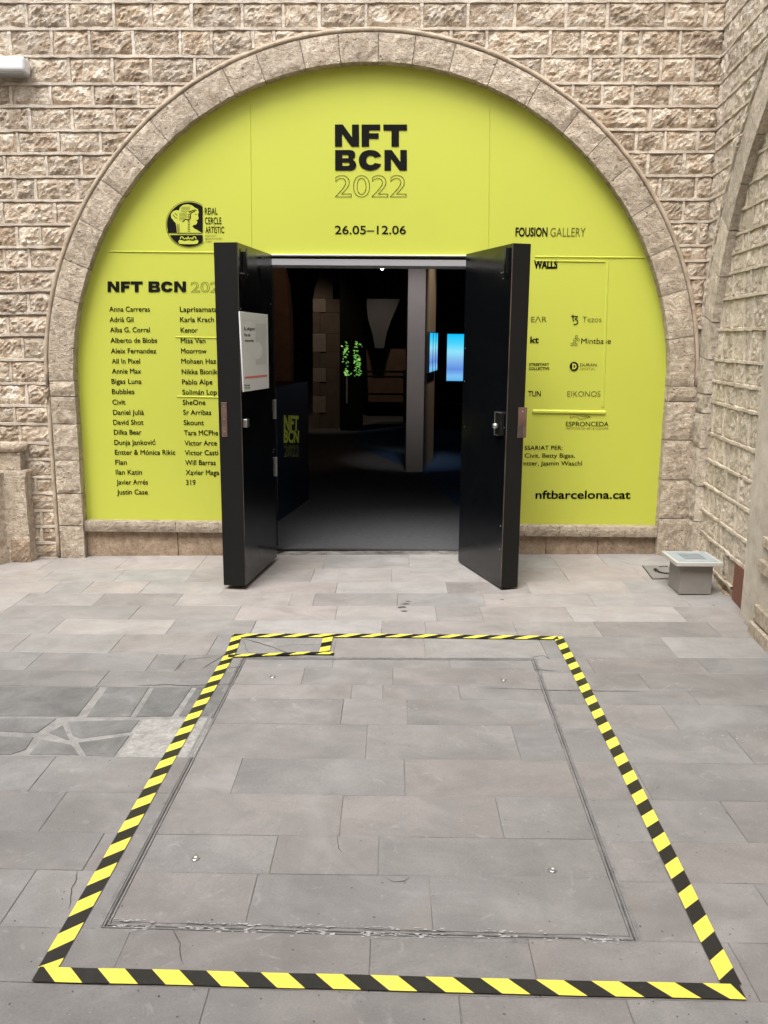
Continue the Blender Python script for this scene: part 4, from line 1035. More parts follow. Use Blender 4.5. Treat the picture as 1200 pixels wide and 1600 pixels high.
text('SSARIAT PER:', 819.5, 879, 696, 702.7, bold=.01); text('Civit, Betty Bigas,', 820, 898.3, 708, 715, bold=.01); text('ntter, Jasmin Waschl', 818, 909.3, 720, 727.2, bold=.01)
text('nftbarcelona.cat', 836.6, 985, 766, 779, bold=.025)
text('REIAL', 320, 340, 324, 335, bold=.01); text('CERCLE', 320.3, 346, 339, 350, bold=.01); text('ARTÍSTIC', 321, 350.3, 353.5, 364, bold=.01)
for s, a, b, y in (('INSTITUT', 321, 338, 369.5), ('BARCELONÈS', 321, 347, 374), ('D\'ART', 321, 331, 378.5)): text(s, a, b, y - 2.4, y, bold=0, mat=M_INKG)
# small marks beside the sponsors
def pp(x, y, d=.0042): return on_panel(x, y, d)
def ringm(cx, cy, r_, t_, mat, d=.0042, ry=None):
    shape([arc(0, 0, r_, (ry or r_), 0, 340, 17), arc(0, 0, r_ - t_, (ry or r_) - t_, 0, 340, 17)], lambda u, v: pp(cx + u, cy + v, d), mat, panel, 'sponsor_mark')
for cx_, cy_ in ((900.8, 525.8), (898.3, 531), (903.5, 531), (894, 538), (899.8, 538)): ringm(cx_, cy_, 2.3, .6, M_INK)
def lin(pts, w_, mat, d=.0042):
    for (a, b) in zip(pts, pts[1:]):
        dx, dy = b[0] - a[0], b[1] - a[1]; L = math.hypot(dx, dy); nx, ny = -dy / L * w_ / 2, dx / L * w_ / 2
        yield [(a[0] + nx, a[1] + ny), (b[0] + nx, b[1] + ny), (b[0] - nx, b[1] - ny), (a[0] - nx, a[1] - ny)]
def lines(pl, w_, mat=M_INK, name='sponsor_mark', d=.0042, parent=None):
    V = []; Fc = []
    for pts in pl:
        for qd in lin(pts, w_, mat):
            i0 = len(V); V.extend([pp(*q, d) for q in qd]); Fc.append((i0, i0 + 1, i0 + 2, i0 + 3))
    return mesh(name, V, Fc, mat, parent or panel)
lines([[(900, 528), (899, 529.5)], [(895.5, 536), (897, 533.3)], [(899.4, 535.6), (898.6, 533.5)]], .7)
lines([[(892.5, 494.3), (902.8, 494.3)], [(895.3, 491.5), (895.3, 500), (896.3, 502)], [(902.8, 494.5), (898.3, 499)], [(898.3, 499), (901.5, 499.6), (903, 502.3), (902.2, 505.5), (899, 507.3), (896, 506.3)]], 1.5)
shape([arc(0, 0, 7, 7.2, 0, 345, 24)], lambda u, v: pp(897, 572.5 + v) if False else pp(897 + u, 572.5 + v), M_INK, panel, 'sponsor_mark')
shape([[(-3, -4.4), (.6, -4.4), (3.2, -2.6), (3.8, 0), (3.2, 2.6), (.6, 4.4), (-3, 4.4)], [(-1, -2.3), (.3, -2.3), (1.4, -1.2), (1.7, 0), (1.4, 1.2), (.3, 2.3), (-1, 2.3)]], lambda u, v: pp(897.2 + u, 572.5 + v, .0054), M_YEL, panel, 'sponsor_mark')
lines([[(890.5, 644.8), (896, 647.5), (904, 646), (914, 648.5), (922.5, 651.5), (914, 654), (906, 655), (902, 651.5), (896, 651), (891, 653.5), (890.5, 644.8)], [(898, 646.5), (912, 651), (922, 650)], [(902, 645), (922, 644.5)]], .7, M_INKG)
# round emblem with a classical head in profile
E_ = lambda u, v, d=.0042: on_panel(250 + u / 10, 300 + v / 10, d)
cut = [(x, y) for x, y in arc(455, 505, 345, 345, 0, 356, 90)]
up_ = [(min(x, 666), y) for x, y in cut if y < 637]; up_ = sorted(up_, key=lambda p: math.atan2(p[1] - 637, p[0] - 400))
top_ = [(118, 637)] + [(min(455 + 345 * math.cos(R(a)), 666), 505 - 345 * math.sin(R(a))) for a in range(197, 20, -4)] + [(666, 637)]
shape([top_], lambda u, v: E_(u, v), M_INK, panel, 'emblem_disc')
bot_ = [(153, 672)] + [(min(455 + 345 * math.cos(R(a)), 666), 505 + 345 * math.sin(R(a))) for a in range(150, 46, -4)] + [(666, 672)]
shape([bot_], lambda u, v: E_(u, v), M_INK, panel, 'emblem_disc')
shape([[(455 + 365 * math.cos(R(a)), 505 + 365 * math.sin(R(a))) for a in range(50, 310, 5)] + [(455 + 357 * math.cos(R(a)), 505 + 357 * math.sin(R(a))) for a in range(305, 45, -5)]], lambda u, v: E_(u, v), M_INKG, panel, 'emblem_ring')
head = [(265, 637), (258, 560), (245, 485), (205, 440), (175, 400), (170, 345), (205, 302), (260, 282), (295, 290), (312, 240), (360, 203), (430, 190), (500, 208), (550, 248), (590, 268), (606, 318), (592, 350), (603, 405), (600, 425), (577, 442), (583, 480), (565, 507), (520, 520), (505, 540), (530, 565), (652, 637)]
shape([head], lambda u, v: E_(u, v, .0054), M_YEL, panel, 'emblem_head')
def elines(pl, w_, mat=M_INK, d=.0064):
    V = []; Fc = []
    for pts in pl:
        for qd in lin(pts, w_, mat):
            i0 = len(V); V.extend([E_(*q, d) for q in qd]); Fc.append((i0, i0 + 1, i0 + 2, i0 + 3))
    return mesh('emblem_detail', V, Fc, mat, panel)
elines([[(452, 320), (500, 290), (548, 278), (572, 292)], [(470, 345), (500, 318), (545, 300)], [(470, 345), (480, 400), (450, 440), (400, 425), (350, 470)]], 14)
elines([[(432, 350 + 26 * k), (468, 352 + 26 * k)] for k in range(11)] + [[(200, 350), (240, 400), (270, 410)], [(235, 330), (270, 370)], [(545, 350), (570, 348)], [(560, 440), (580, 441)]], 9)
elines([[(300, 330 + 22 * k), (420, 325 + 20 * k)] for k in range(6)] + [[(262 + 12 * k, 500), (275 + 10 * k, 632)] for k in range(4)] + [[(330, 240 + 20 * k), (470, 232 + 22 * k)] for k in range(4)], 6, M_INKG)
shape([[(285, 770), (305, 745), (380, 765), (455, 755), (520, 765), (585, 745), (602, 770), (585, 808), (520, 815), (380, 815), (300, 808)]], lambda u, v: E_(u, v, .0054), M_YEL, panel, 'emblem_detail')
elines([[(320, 735), (320, 705), (345, 697), (365, 712), (360, 738)], [(560, 738), (558, 706), (530, 697), (512, 712), (515, 738)], [(380, 740), (400, 715), (425, 740), (440, 690), (455, 740), (480, 712), (500, 740)]], 14, M_YEL, .0056)

# ------------------------------------------------------------------ door frame and the dark gallery behind
frame = thing('door_frame', 'black frame and pale lintel of the open doorway', 'door frame', (-.17, .1, 0))
FX0, FX1 = -.895, .58
zl1 = at_y(580, 405.5, .06).z; zl0 = at_y(580, 415.5, .06).z
box('lintel_board', FX0 - .03, FX1 + .03, .05, .30, zl0, zl1, M_LINT, frame, .003)
box('head_rail', FX0 - .05, FX1 + .05, .07, .32, zl1 + .001, zdt + .02, M_BLACKE, frame)
box('frame_post', DX0 - .06, FX0, .07, .30, -.02, zdt, M_BLACKE, frame)
box('frame_post', FX1, DX1 + .04, .07, .30, .0, zdt, M_BLACKE, frame)

# the floor inside starts with a dark threshold line
gal = mesh('gallery_floor', [(-5, .20, .004), (5, .20, .01), (5, 13.2, .0), (-5, 13.2, .0), (-5, .20, -.1), (5, .20, -.1), (5, 13.2, -.1), (-5, 13.2, -.1)], [(0, 1, 2, 3), (4, 5, 6, 7), (0, 1, 5, 4), (1, 2, 6, 5), (2, 3, 7, 6), (3, 0, 4, 7)], M_CARPET)
tag(gal, kind='structure')
th = thing('door_threshold', 'thin dark metal strip across the foot of the doorway', 'threshold', (-.17, .19, 0))
a_, b_ = at_floor(436, 858.5), at_floor(718, 861.5)
box('threshold_strip', FX0, FX1, .17, .198, .0, .010, M_GRIT, th)
roomw = thing('gallery_room', 'dark brown walls and ceiling of the gallery seen through the doorway', 'room', (0, .3, 0))
GZ = 4.4
box('side_wall', -5.2, -5, .36, 13.2, -.1, GZ, M_DARKW, roomw); box('side_wall', 5, 5.2, .36, 13.2, -.1, GZ, M_DARKW, roomw)
box('back_wall', -5, 5, 13.2, 13.4, -.1, GZ, M_DARKW, roomw); box('ceiling', -5.2, 5.2, .3, 13.4, GZ, GZ + .2, M_DARKP, roomw)
box('front_lining', -5.2, FX0 - .02, .31, .355, -.1, GZ, M_DARKP, roomw); box('front_lining', FX1 + .02, 5.2, .31, .355, -.1, GZ, M_DARKP, roomw); box('front_lining', FX0 - .02, FX1 + .02, .33, .355, zdt, GZ, M_DARKP, roomw)
def gx(px, py, Y): return at_y(px, py, Y)
# patch of carpet with the blue glow on it put into its colour
W = [at_floor(*p) for p in ((655, 737), (715, 790), (760, 790), (760, 668), (560, 668), (560, 700))]
bc = mesh('blue_glow_carpet', [(p.x, p.y, .006) for p in W], [(0, 1, 2, 3, 4, 5)], M_BLUEGLOW); tag(bc, kind='structure')
# grey square column, one side lit by a warm spot
Yc = at_floor(648, 737).y
col_ = thing('gallery_column', 'tall grey square column standing inside the doorway', 'column', (gx(648, 737, Yc).x, Yc, 0))
c0, c1 = gx(634.5, 700, Yc).x, gx(661, 700, Yc).x
Yd = Yc + 1.15
hexa('column_shaft', [(c0, Yc, 0), (c1, Yc, 0), (c1 + .18, Yd, 0), (c0, Yd, 0)], [(c0, Yc, GZ), (c1, Yc, GZ), (c1 + .18, Yd, GZ), (c0, Yd, GZ)], M_COLUMN, col_)
# far partition with the screens
Yf = at_floor(690, 668).y
part = thing('gallery_partition', 'dark partition carrying the bright screen on the right', 'partition', (gx(700, 668, Yf).x, Yf, 0))
pL, pR = gx(676, 600, Yf).x, gx(800, 600, Yf).x
box('partition_panel', pL, pR, Yf, Yf + .1, 0, 3.3, M_DARKP, part)
box('partition_rail', pL, pR, Yf - .03, Yf - .002, gx(690, 631, Yf).z, gx(690, 629, Yf).z, M_LINT, part)
def scr(label, px0, px1, py0, py1, Y, th_=.05, mat=M_SCREEN):
    a, b = gx(px0, py1, Y), gx(px1, py0, Y)
    t = thing('wall_screen', label, 'screen', (a.x, Y, a.z))
    box('screen_housing', a.x - .02, b.x + .02, Y, Y + th_, a.z - .02, b.z + .02, M_DARKP, t, .004)
    box('screen_picture', a.x, b.x, Y - .006, Y - .001, a.z, b.z, mat, t)
    return t
scr('bright upright screen glowing sky blue, the rightmost one in the doorway', 697.5, 726, 522, 595, Yf - .06)
# second screen seen almost edge-on, standing on the column's far side
sdv = Vector((.18, Yd - Yc, 0)).normalized(); snv = Vector((sdv.y, -sdv.x, 0))       # along and off the column's right face
Ys = Yc + .35; s0 = Vector((c1, Yc, 0)) + sdv * .12 + snv * .012
zA_, zB_ = gx(670, 581, Ys).z, gx(670, 520, Ys).z
ts = thing('wall_screen', 'narrow blue screen seen at an angle beside the grey column', 'screen', (s0.x, s0.y, zA_))
def SQ(l, o_, z): q = s0 + sdv * l + snv * o_; return (q.x, q.y, z)
hexa('screen_housing', [SQ(0, 0, zA_ - .01), SQ(.95, 0, zA_ - .01), SQ(.95, .03, zA_ - .01), SQ(0, .03, zA_ - .01)], [SQ(0, 0, zB_ + .01), SQ(.95, 0, zB_ + .01), SQ(.95, .03, zB_ + .01), SQ(0, .03, zB_ + .01)], M_DARKP, ts)
for f0, f1 in ((.03, .36), (.42, .68), (.74, .94)):
    mesh('screen_picture', [SQ(f0, .032, zA_), SQ(f1, .032, zA_), SQ(f1, .032, zB_), SQ(f0, .032, zB_)], [(0, 1, 2, 3)], M_SCREEN, ts)
# dark screen with green leaves
Yg = 9.0
gt = thing('plant_screen', 'dark upright screen showing green leaves deep inside the gallery', 'screen', (gx(548, 600, Yg).x, Yg, 0))
a, b = gx(532, 672, Yg), gx(567, 522, Yg)
box('screen_panel', a.x, b.x, Yg, Yg + .06, .0, gx(548, 430, Yg).z, M_INK, gt)
random.seed(5); V = []; Fc = []; V2 = []; F2 = []
for k in range(150):
    bxp = random.random(); 
    px = random.choice((random.gauss(541, 2.6), random.gauss(557.5, 3.2), random.uniform(535, 564))); py = random.uniform(534, 588)
    if 543.5 < px < 553 and py < 575: continue
    if px < 546 and random.random() < .2: px = random.uniform(536, 545)
    p = gx(px, py, Yg - .012); s_ = random.uniform(.012, .032); a_ = random.uniform(-.9, .9)
    T, G_ = (V2, F2) if random.random() < .2 else (V, Fc); i0 = len(T)
    for (u, v) in ((-1, 0), (0, .45), (1, 0), (0, -.45)): T.append((p.x + s_ * (u * math.cos(a_) - v * math.sin(a_)), p.y + random.uniform(-.003, .003), p.z + s_ * (u * math.sin(a_) + v * math.cos(a_))))
    G_.append((i0, i0 + 1, i0 + 2, i0 + 3))
o = mesh('leaf_image', V, Fc, M_GREEN, gt); o['kind'] = 'stuff'; o = mesh('leaf_image', V2, F2, M_GREENL, gt); o['kind'] = 'stuff'
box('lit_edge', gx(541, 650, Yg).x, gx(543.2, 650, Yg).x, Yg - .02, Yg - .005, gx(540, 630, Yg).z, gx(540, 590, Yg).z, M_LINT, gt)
# stone pier with light and dark quoins
Yq = at_floor(505, 671).y
qp = thing('gallery_pier', 'stone pier with alternating pale and dark quoins inside on the left', 'pier', (gx(505, 671, Yq).x, Yq, 0))
M_QL = simple('pale_quoin', (.22, .19, .165), .9, bump=.4, var=.1); M_QD = simple('brown_quoin', (.10, .078, .06), .9, bump=.4, var=.15)
ys_ = [467, 488, 521, 550, 575, 597, 619, 645, 671]
for i, (y0, y1) in enumerate(zip(ys_, ys_[1:])):
    xa_, xb_ = (gx(489, y1, Yq).x, gx(509.5 if i % 2 == 0 else 500, y1, Yq).x)
    xb2 = gx(531, y1, Yq).x
    box('quoin', xa_, xb_, Yq - .015, Yq + .4, gx(500, y1, Yq).z + .002, gx(500, y0, Yq).z - .002, M_QL if i % 2 == 0 else M_QD, qp, .004)
    box('quoin', xb_ + .003, xb2, Yq, Yq + .4, gx(500, y1, Yq).z + .002, gx(500, y0, Yq).z - .002, M_QD, qp, .004)
# curved springing above the pier
V = []; 
pl_ = [(489, 467), (492, 450), (497, 435), (505, 420), (520, 410), (520, 467)]
V = [gx(x, y, Yq) for x, y in pl_] + [gx(x, y, Yq) + Vector((0, .3, 0)) for x, y in pl_]; k = len(pl_)
mesh('springer', V, [tuple(range(k)), tuple(range(k, 2 * k))] + [(i, (i + 1) % k, k + (i + 1) % k, k + i) for i in range(k)], M_QD, qp)
# pale vault spandrel between two dark arches, far back
Yv = 11.5
pv = [(573, 467), (625, 467), (620, 480), (611, 500), (604, 522), (600, 544), (586, 544), (582, 522), (575, 498), (573, 480)]
vt = thing('vault_spandrel', 'pale grey vault spandrel tapering to a pillar at the back of the gallery', 'vault', tuple(gx(592, 544, Yv)))
V = [gx(x, y, Yv) for x, y in pv] + [gx(x, y, Yv) + Vector((0, .3, 0)) for x, y in pv]; k = len(pv)
mesh('plaster_face', V, [tuple(range(k)), tuple(range(k, 2 * k))] + [(i, (i + 1) % k, k + (i + 1) % k, k + i) for i in range(k)], M_LGREY, vt)
pv = [(572, 545), (634, 545), (634, 628), (576, 628)]
bw = thing('gallery_backdrop', 'dim warm stone wall low at the back of the gallery', 'wall', tuple(gx(600, 628, Yv + .4)))
V = [gx(x, y, Yv + .4) for x, y in pv] + [gx(x, y, Yv + .6) for x, y in pv]
mesh('stone_face', V, BF, M_BROWNW, bw)
rail = thing('gallery_railing', 'dark horizontal railing in front of the back wall of the gallery', 'railing', tuple(gx(600, 640, Yv - 1)))
for y in (580, 588, 615): tube('rail', [gx(540, y, Yv - 1), gx(634, y + 1, Yv - 1)], .022, M_INK, rail, 6)
for x in (542, 632): tube('rail_post', [gx(x, 668, Yv - 1), gx(x, 578, Yv - 1)], .03, M_INK, rail, 6)
# brown wall face close to the left of the doorway
Yb = 4.6
pb = [(415, 398), (437, 398), (447, 440), (451, 480), (453, 520), (453, 604), (415, 604)]
lw = thing('gallery_wall', 'warm brown wall edge behind the reception desk', 'wall', tuple(gx(440, 604, Yb)))
V = [gx(x, y, Yb) for x, y in pb] + [gx(x, y, Yb) + Vector((0, .4, 0)) for x, y in pb]; k = len(pb)
mesh('brown_face', V, [tuple(range(k)), tuple(range(k, 2 * k))] + [(i, (i + 1) % k, k + (i + 1) % k, k + i) for i in range(k)], M_BROWNW, lw)
# reception desk
dA = at_floor(435, 818); dB = at_floor(483, 783); dz = 1.19
desk = thing('reception_desk', 'navy reception desk with yellow lettering on its front just inside the doorway', 'desk', (dA.x, dA.y, 0))
e_ = (dB - dA).normalized(); nl = Vector((-e_.y, e_.x, 0)); 
if nl.x > 0: nl = -nl
P = [dA, dB, dB + nl * .9, dA + nl * .9]
hexa('desk_body', [(p.x, p.y, .004) for p in P], [(p.x, p.y, dz) for p in P], M_DESK, desk, .004)
nf = -nl
def on_desk(px, py, d=.004):
    v = ray(px, py); p0 = dA + nf * d; t = (p0 - CAM).dot(nf) / v.dot(nf); return CAM + v * t
text('NFT', 443.5, 466.5, 648, 672, mat=M_DESKT, parent=desk, bold=.05, place=on_desk); text('BCN', 443.5, 467, 668 + 3, 691, mat=M_DESKT, parent=desk, bold=.05, place=on_desk)
text('2022', 444, 467, 694, 713, mat=M_DESKD, parent=desk, bold=.0, outline=.02, place=on_desk)
# small bright lamp on the ceiling track
pl0 = gx(597, 419, 3.2)
lamp = thing('ceiling_spotlight', 'tiny lit spotlight hanging just under the lintel', 'spotlight', tuple(pl0))
tube('lamp_body', [pl0 + Vector((0, .03, .02)), pl0 + Vector((0, .05, .16))], .03, M_INK, lamp, 8)
bm = bmesh.new(); bmesh.ops.create_icosphere(bm, subdivisions=2, radius=.019); me = bpy.data.meshes.new('lamp_bulb'); bm.to_mesh(me); bm.free(); link('lamp_bulb', me, M_SCRL, lamp)
def spot(name, loc, target, e, size, colr, sp_=.1):  # unseen spots with no fixture of their own, added to brighten the gallery
    d_ = bpy.data.lights.new(name, 'SPOT'); d_.energy = e; d_.spot_size = R(size); d_.spot_blend = .8; d_.color = colr; d_.shadow_soft_size = sp_
    o = bpy.data.objects.new(name, d_); COL.objects.link(o); o.location = loc; o.rotation_euler = (Vector(loc) - Vector(target)).to_track_quat('Z', 'Y').to_euler(); o.parent = lamp; o.location = Vector(loc) - pl0
spot('unseen_spot', (c1 + .9, Yc + .1, 3.9), (c1 + .1, Yd - .4, 1.8), 45, 34, (1, .72, .42))
spot('unseen_spot', (c0 + .1, Yc - 1.5, 4.1), (c0 + .1, Yc, 1.6), 62, 26, (1, .93, .9))  # added to lift the column's front out of the dark
spot('unseen_spot', (gx(505, 500, Yq).x - .2, Yq - 1.6, 3.9), tuple(gx(495, 580, Yq)), 36, 45, (1, .80, .60))
spot('unseen_spot', (gx(600, 500, Yv).x, Yv - 1.6, 3.9), tuple(gx(590, 590, Yv)), 30, 50, (1, .82, .64))
spot('unseen_spot', (-.2, 3.0, 3.9), (-1.1, 4.6, 2.0), 14, 60, (1, .6, .35))

# ------------------------------------------------------------------ the two door leaves
def leaf(label, hx, hy, fx, fy, th_, side, z0_, ztop):
    """hinge (hx,hy) and free end (fx,fy) of the inner face; thickness goes to the outside"""
    t = thing('open_door', label, 'door', (hx, hy, 0), group=None)
    H = Vector((hx, hy, 0)); E0 = Vector((fx, fy, 0)); e = (E0 - H).normalized(); nn = Vector((-e.y, e.x, 0)); nn = nn if nn.x * side > 0 else -nn
    Ln = (E0 - H).length
    def P(s, d, z): q = H + e * s + nn * d; return Vector((q.x, q.y, z))
    hexa('door_leaf', [P(0, 0, z0_), P(Ln - .004, 0, z0_), P(Ln - .004, th_, z0_), P(0, th_, z0_)], [P(0, 0, ztop), P(Ln - .004, 0, ztop), P(Ln - .004, th_, ztop), P(0, th_, ztop)], M_BLACK, t, .004)
    hexa('closing_edge', [P(Ln - .0035, .002, z0_ + .002), P(Ln + .004, .002, z0_ + .002), P(Ln + .004, th_ - .002, z0_ + .002), P(Ln - .0035, th_ - .002, z0_ + .002)],
         [P(Ln - .0035, .002, ztop - .002), P(Ln + .004, .002, ztop - .002), P(Ln + .004, th_ - .002, ztop - .002), P(Ln - .0035, th_ - .002, ztop - .002)], M_BLACKE, t)
    hexa('worn_edge', [P(Ln - .008, -.0008, z0_ + .01), P(Ln + .0005, -.0008, z0_ + .01), P(Ln + .0005, .004, z0_ + .01), P(Ln - .008, .004, z0_ + .01)],
         [P(Ln - .008, -.0008, ztop - .004), P(Ln + .0005, -.0008, ztop - .004), P(Ln + .0005, .004, ztop - .004), P(Ln - .008, .004, ztop - .004)], M_WORN, t)
    for k in range(7):      # nail heads and knocks
        s_, z_ = random.choice((.03, .05, Ln - .04, random.uniform(.1, Ln - .1))), random.uniform(.1, 2.0)
        hexa('nail_head', [P(s_, -.0015, z_), P(s_ + .006, -.0015, z_), P(s_ + .006, .001, z_), P(s_, .001, z_)], [P(s_, -.0015, z_ + .006), P(s_ + .006, -.0015, z_ + .006), P(s_ + .006, .001, z_ + .006), P(s_, .001, z_ + .006)], M_LINT, t)
    return t, P, Ln
def pbox(name, P, s0, s1, d0, d1, z0, z1, mat, par, bv=.0015):
    return hexa(name, [P(s0, d0, z0), P(s1, d0, z0), P(s1, d1, z0), P(s0, d1, z0)], [P(s0, d0, z1), P(s1, d0, z1), P(s1, d1, z1), P(s0, d1, z1)], mat, par, bv)
ld, LP, LL = leaf('thick black open door leaf on the left, the one carrying the white notice', -.843, -.150, -.945, -.918, .148, -1, .02, 2.165)
rd, RP, RL = leaf('thick black open door leaf on the right with a square latch box', .486, -.200, .712, -.905, .118, 1, .018, 2.172)
# left: brass lock plate on the closing edge, bolt at the top, small knob
zA_ = 1.22
pbox('lock_plate', LP, LL + .004, LL + .008, .092, .128, at_y(345, 683, -.92).z, at_y(345, 629, -.92).z, M_BRASS, ld)
for zz in (.03, .11, .19):
    pbox('screw', LP, LL + .008, LL + .010, .106, .114, at_y(345, 683, -.92).z + zz, at_y(345, 683, -.92).z + zz + .008, M_CHROME, ld, 0)
pbox('top_bolt', LP, LL - .13, LL - .10, -.016, 0, 1.98, 2.12, M_BLACKE, ld)
tube('bolt_rod', [LP(LL - .115, -.02, 1.96), LP(LL - .115, -.02, 2.14)], .0055, M_BLACKE, ld, 8)
pbox('bolt_catch', LP, LL - .17, LL - .06, -.012, 0, 1.985, 1.992, M_CHROME, ld, 0)
pbox('latch_knob', LP, LL - .07, LL - .02, -.03, 0, at_y(372, 668, -.9).z, at_y(372, 655, -.9).z, M_CHROME, ld, .004)
for y0, y1 in ((625, 655), (715, 745)):
    pbox('hinge', LP, -.022, .004, -.012, .01, at_y(433, y1, -.17).z, at_y(433, y0, -.17).z, M_CHROME, ld, .002)
# right: rim lock with chrome frame, brass plate that stands proud, bolt at top
zb_, zt_2 = at_y(780, 680, -.85).z, at_y(780, 646, -.85).z
pbox('lock_box', RP, RL - .13, RL - .035, -.022, 0, zb_, zt_2, M_BLACKE, rd, .004)
pbox('lock_rim', RP, RL - .134, RL - .126, -.026, .0, zb_ - .004, zt_2 + .004, M_CHROME, rd, .001)
pbox('lock_rim', RP, RL - .134, RL - .075, -.026, .0, zt_2, zt_2 + .006, M_CHROME, rd, .001)
pbox('lock_rim', RP, RL - .134, RL - .085, -.026, .0, zb_ - .006, zb_, M_CHROME, rd, .001)
c = RP(RL - .075, -.03, (zb_ + zt_2) / 2 - .01); d_ = (RP(0, -1, 0) - RP(0, 0, 0))
tube('lock_knob', [c, c + d_ * .01, c + d_ * .03], [.016, .02, .015], M_CHROME, rd, 12)
z0_, z1_ = at_y(818, 685, -.91).z, at_y(818, 637, -.91).z
pbox('strike_plate', RP, RL + .006, RL + .010, .072, .132, z0_, z1_, M_BRASS, rd)
pbox('strike_slot', RP, RL + .010, RL + .0115, .078, .108, z0_ + .006, z0_ + .075, M_GRIT, rd, 0)
pbox('strike_screw', RP, RL + .010, RL + .012, .095, .105, z1_ - .03, z1_ - .02, M_CHROME, rd, 0)
pbox('top_bolt', RP, RL - .075, RL - .05, -.016, 0, 2.0, 2.15, M_BLACKE, rd)
tube('bolt_rod', [RP(RL - .063, -.02, 1.97), RP(RL - .063, -.02, 2.15)], .0055, M_BLACKE, rd, 8)
pbox('bolt_catch', RP, RL - .14, RL - .06, -.012, 0, 2.005, 2.011, M_CHROME, rd, 0)
for y0, y1 in ((560, 590), (640, 670)): pass
# notice on the left leaf
nn_ = (LP(0, -1, 0) - LP(0, 0, 0)).normalized()
def on_leaf(px, py, d=.0): 
    v = ray(px, py); p0 = LP(0, -d, 0); t = (p0 - CAM).dot(nn_) / v.dot(nn_); return CAM + v * t
q4 = [on_leaf(381, 612.5, .012), on_leaf(420.5, 606.5, .012), on_leaf(418.5, 491.5, .012), on_leaf(375, 486.5, .012)]
note = thing('notice_board', 'white mask notice with a red stripe fixed to the left door leaf', 'notice', tuple(q4[0]))
hexa('notice_panel', [q4[0] - nn_ * .010, q4[1] - nn_ * .010, q4[1], q4[0]], [q4[3] - nn_ * .010, q4[2] - nn_ * .010, q4[2], q4[3]], M_POST, note, .002)
pn = lambda x, y: on_leaf(x, y, .0135)
pn2 = lambda x, y: on_leaf(x, y, .0128)
text('És obligatori', 381.7, 398.5, 511, 516, parent=note, place=pn, bold=.02); text("l'ús de", 382, 391.2, 520.5, 525.5, parent=note, place=pn, bold=.02); text('mascareta.', 382.8, 397, 529.5, 534, parent=note, place=pn, bold=.02)
def nquad(name, a, b, c, d, mat): mesh(name, [on_leaf(*p, .0132) for p in (a, b, c, d)], [(0, 1, 2, 3)], mat, note)
nquad('red_stripe', (383, 592), (417.3, 588.5), (417.2, 585.2), (382.8, 588.7), M_POSTR)
nquad('thin_line', (379, 500.3), (407, 502), (407, 501.3), (379, 499.6), M_POSTG)
nquad('grey_field', (399.5, 570), (416.8, 567.5), (416.3, 506), (399.5, 505), M_POSTG)
me_ = [(393.5 + 5.2 * 1 + 8.2 * math.cos(R(a)), 548 + 13.5 * math.sin(R(a))) for a in range(0, 360, 20)]
cpts = [on_leaf(x + 3, y, .0137) for x, y in me_]
mesh('mask_picture', cpts, [tuple(range(len(cpts)))], M_POST, note)
text('Reial', 382, 390.5, 600.4, 603, parent=note, place=pn, bold=.02); text('Cercle', 382, 391, 604.3, 607, parent=note, place=pn, bold=.02)

# ------------------------------------------------------------------ floor lamp, manhole, cables
fl = at_floor(1060.5, 930); fr = at_floor(1111, 930); bl = at_floor(1049, 914.5)
ux = (fr - fl); ux.z = 0; uy = Vector((-ux.y, ux.x, 0)).normalized() * .215
lb = thing('floor_uplight', 'squat grey metal uplight box with a wide square glass lid in the corner', 'floor lamp', tuple(fl))
zt = fl.z + .20; z0 = fl.z + .006
P = [fl, fr, fr + uy, fl + uy]
hexa('lamp_body', [(p.x, p.y, z0) for p in P], [(p.x, p.y, zt) for p in P], M_LAMP, lb, .004)
cen = (fl + fr + uy) / 1; cen = (P[0] + P[1] + P[2] + P[3]) / 4
exx = ux.normalized(); eyy = uy.normalized(); hw = ux.length / 2 + .045; hd = .1075 + .045
def LQ(w_, d_, z): return [cen + exx * (w_ * a) + eyy * (d_ * b) + Vector((0, 0, z - cen.z)) for a, b in ((-1, -1), (1, -1), (1, 1), (-1, 1))]
hexa('lamp_lid', LQ(hw, hd, zt + .001), LQ(hw, hd, zt + .026), M_LAMPL, lb, .003)
hexa('glass_lens', LQ(hw - .022, hd - .022, zt + .0262), LQ(hw - .022, hd - .022, zt + .0285), M_GLASS, lb, .001)
V = []; Fc = []
for k in range(7):
    for ax in (0, 1):
        o_ = -.065 + .13 * k / 6
        c0_ = cen + (eyy * o_ if ax == 0 else exx * o_); dv = exx if ax == 0 else eyy; wv = eyy if ax == 0 else exx; i0 = len(V)
        for z in (zt + .0286, zt + .0300 + .0002 * ax):
            for a, b in ((-1, -1), (1, -1), (1, 1), (-1, 1)): q = c0_ + dv * (.07 * a) + wv * (.0022 * b); V.append((q.x, q.y, z))
        Fc += [tuple(i0 + q for q in f) for f in BF]
lg = mesh('lamp_louvre', V, Fc, M_LGRID, lb); lg['kind'] = 'stuff'
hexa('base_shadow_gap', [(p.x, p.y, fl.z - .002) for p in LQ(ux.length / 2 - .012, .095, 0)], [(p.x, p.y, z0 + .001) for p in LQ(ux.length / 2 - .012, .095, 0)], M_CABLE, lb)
mh = thing('manhole_cover', 'small square metal cover with curved slots beside the floor uplight', 'manhole', tuple(at_floor(1030, 893)))
q = [at_floor(*p) for p in ((1019, 905.5), (1058, 905), (1042, 884.5), (1003, 884.5))]
P = inset2(q, .006); 
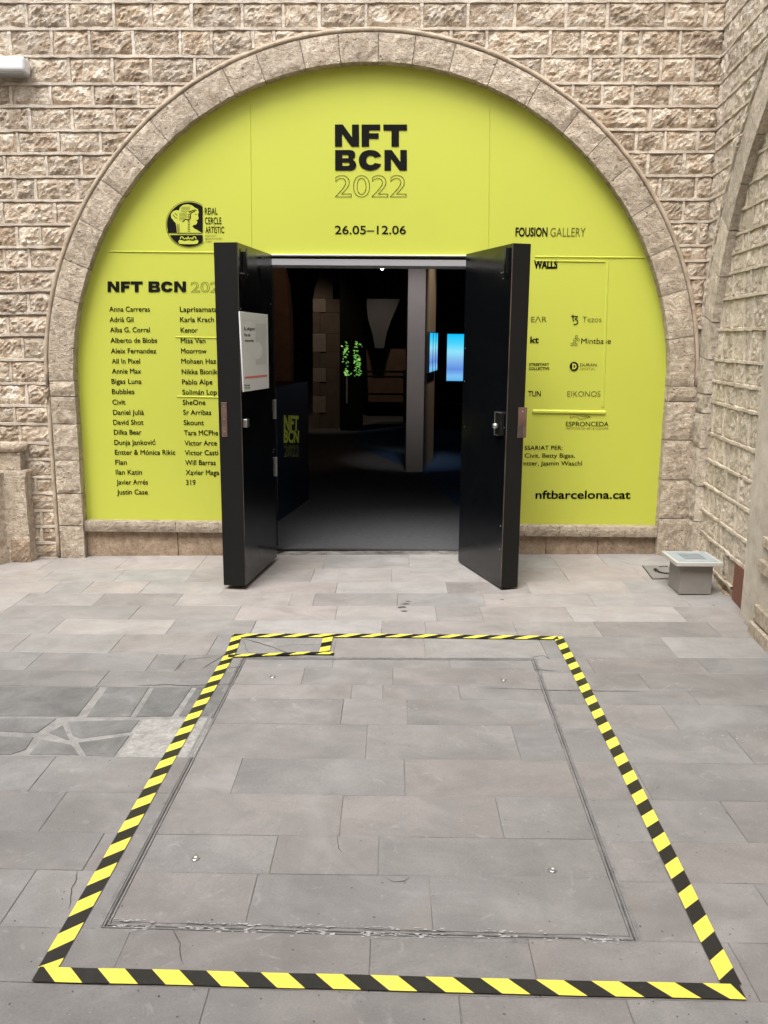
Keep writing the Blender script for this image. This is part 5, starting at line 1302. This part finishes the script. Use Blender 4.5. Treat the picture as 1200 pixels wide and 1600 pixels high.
hexa('cover_plate', [(p.x, p.y, p.z - .01) for p in q], [(p.x, p.y, gz(p.x, p.y) + .0045) for p in q], M_GRIT, mh)
hexa('cover_plate', [(p.x, p.y, p.z - .01) for p in P], [(p.x, p.y, gz(p.x, p.y) + .0068) for p in P], M_MANH, mh)
def fpts(L_, h=.011): return [at_floor(x, y) + Vector((0, 0, h)) for x, y in L_]
tube('handle_slot', fpts([(1030, 887.5), (1035, 886.6), (1040, 886.6), (1043, 887.3)], .0065), .005, M_GRIT, mh, 6)
tube('handle_slot', fpts([(1021, 891), (1023, 894), (1029, 896.5), (1034, 897.5)], .0065), .004, M_GRIT, mh, 6)
mesh('cable_hole', [(p.x, p.y, gz(p.x, p.y) + .0074) for p in [at_floor(*p) for p in ((1021.5, 889.5), (1026, 889.5), (1028, 893), (1024, 894))]], [(0, 1, 2, 3)], M_INK, mh)
cb = thing('lamp_cable', 'short black cable curving from the floor cover to the uplight', 'cable', tuple(at_floor(1034, 898)))
tube('cable', fpts([(1026, 893), (1030, 896.5), (1038, 898.2), (1050, 899), (1056, 900)], .013), .006, M_CABLE, cb, 8)
cb2 = thing('door_cable', 'black cable looping out past the foot of the left door', 'cable', tuple(at_floor(440, 860)))
tube('cable', fpts([(425, 846), (431, 849), (438, 852), (444, 855), (445.5, 859), (441, 863), (435, 865.5), (426, 867)], .010), .007, M_CABLE, cb2, 8)

# ------------------------------------------------------------------ the rest of the courtyard, behind and beside the camera
ow = thing('enclosing_wall', 'plain stone courtyard wall closing the yard on the left, outside the picture', 'wall', (-5.6, -6, 0))
box('wall_body', -6.0, -5.6, -9.2, .4, -.2, 5.0, M_TOOLED, ow)
bw2 = thing('enclosing_wall', 'plain unseen stone courtyard wall behind the viewer, sized to shade the near paving', 'wall', (0, -9.2, 0))
box('wall_body', -6.0, 1.25, -9.6, -9.2, -.2, 8.5, M_TOOLED, bw2)  # out of view; distance and height set to shade the near paving

# ------------------------------------------------------------------ tidy
for o in bpy.data.objects:
    if '_o' in o: del o['_o']
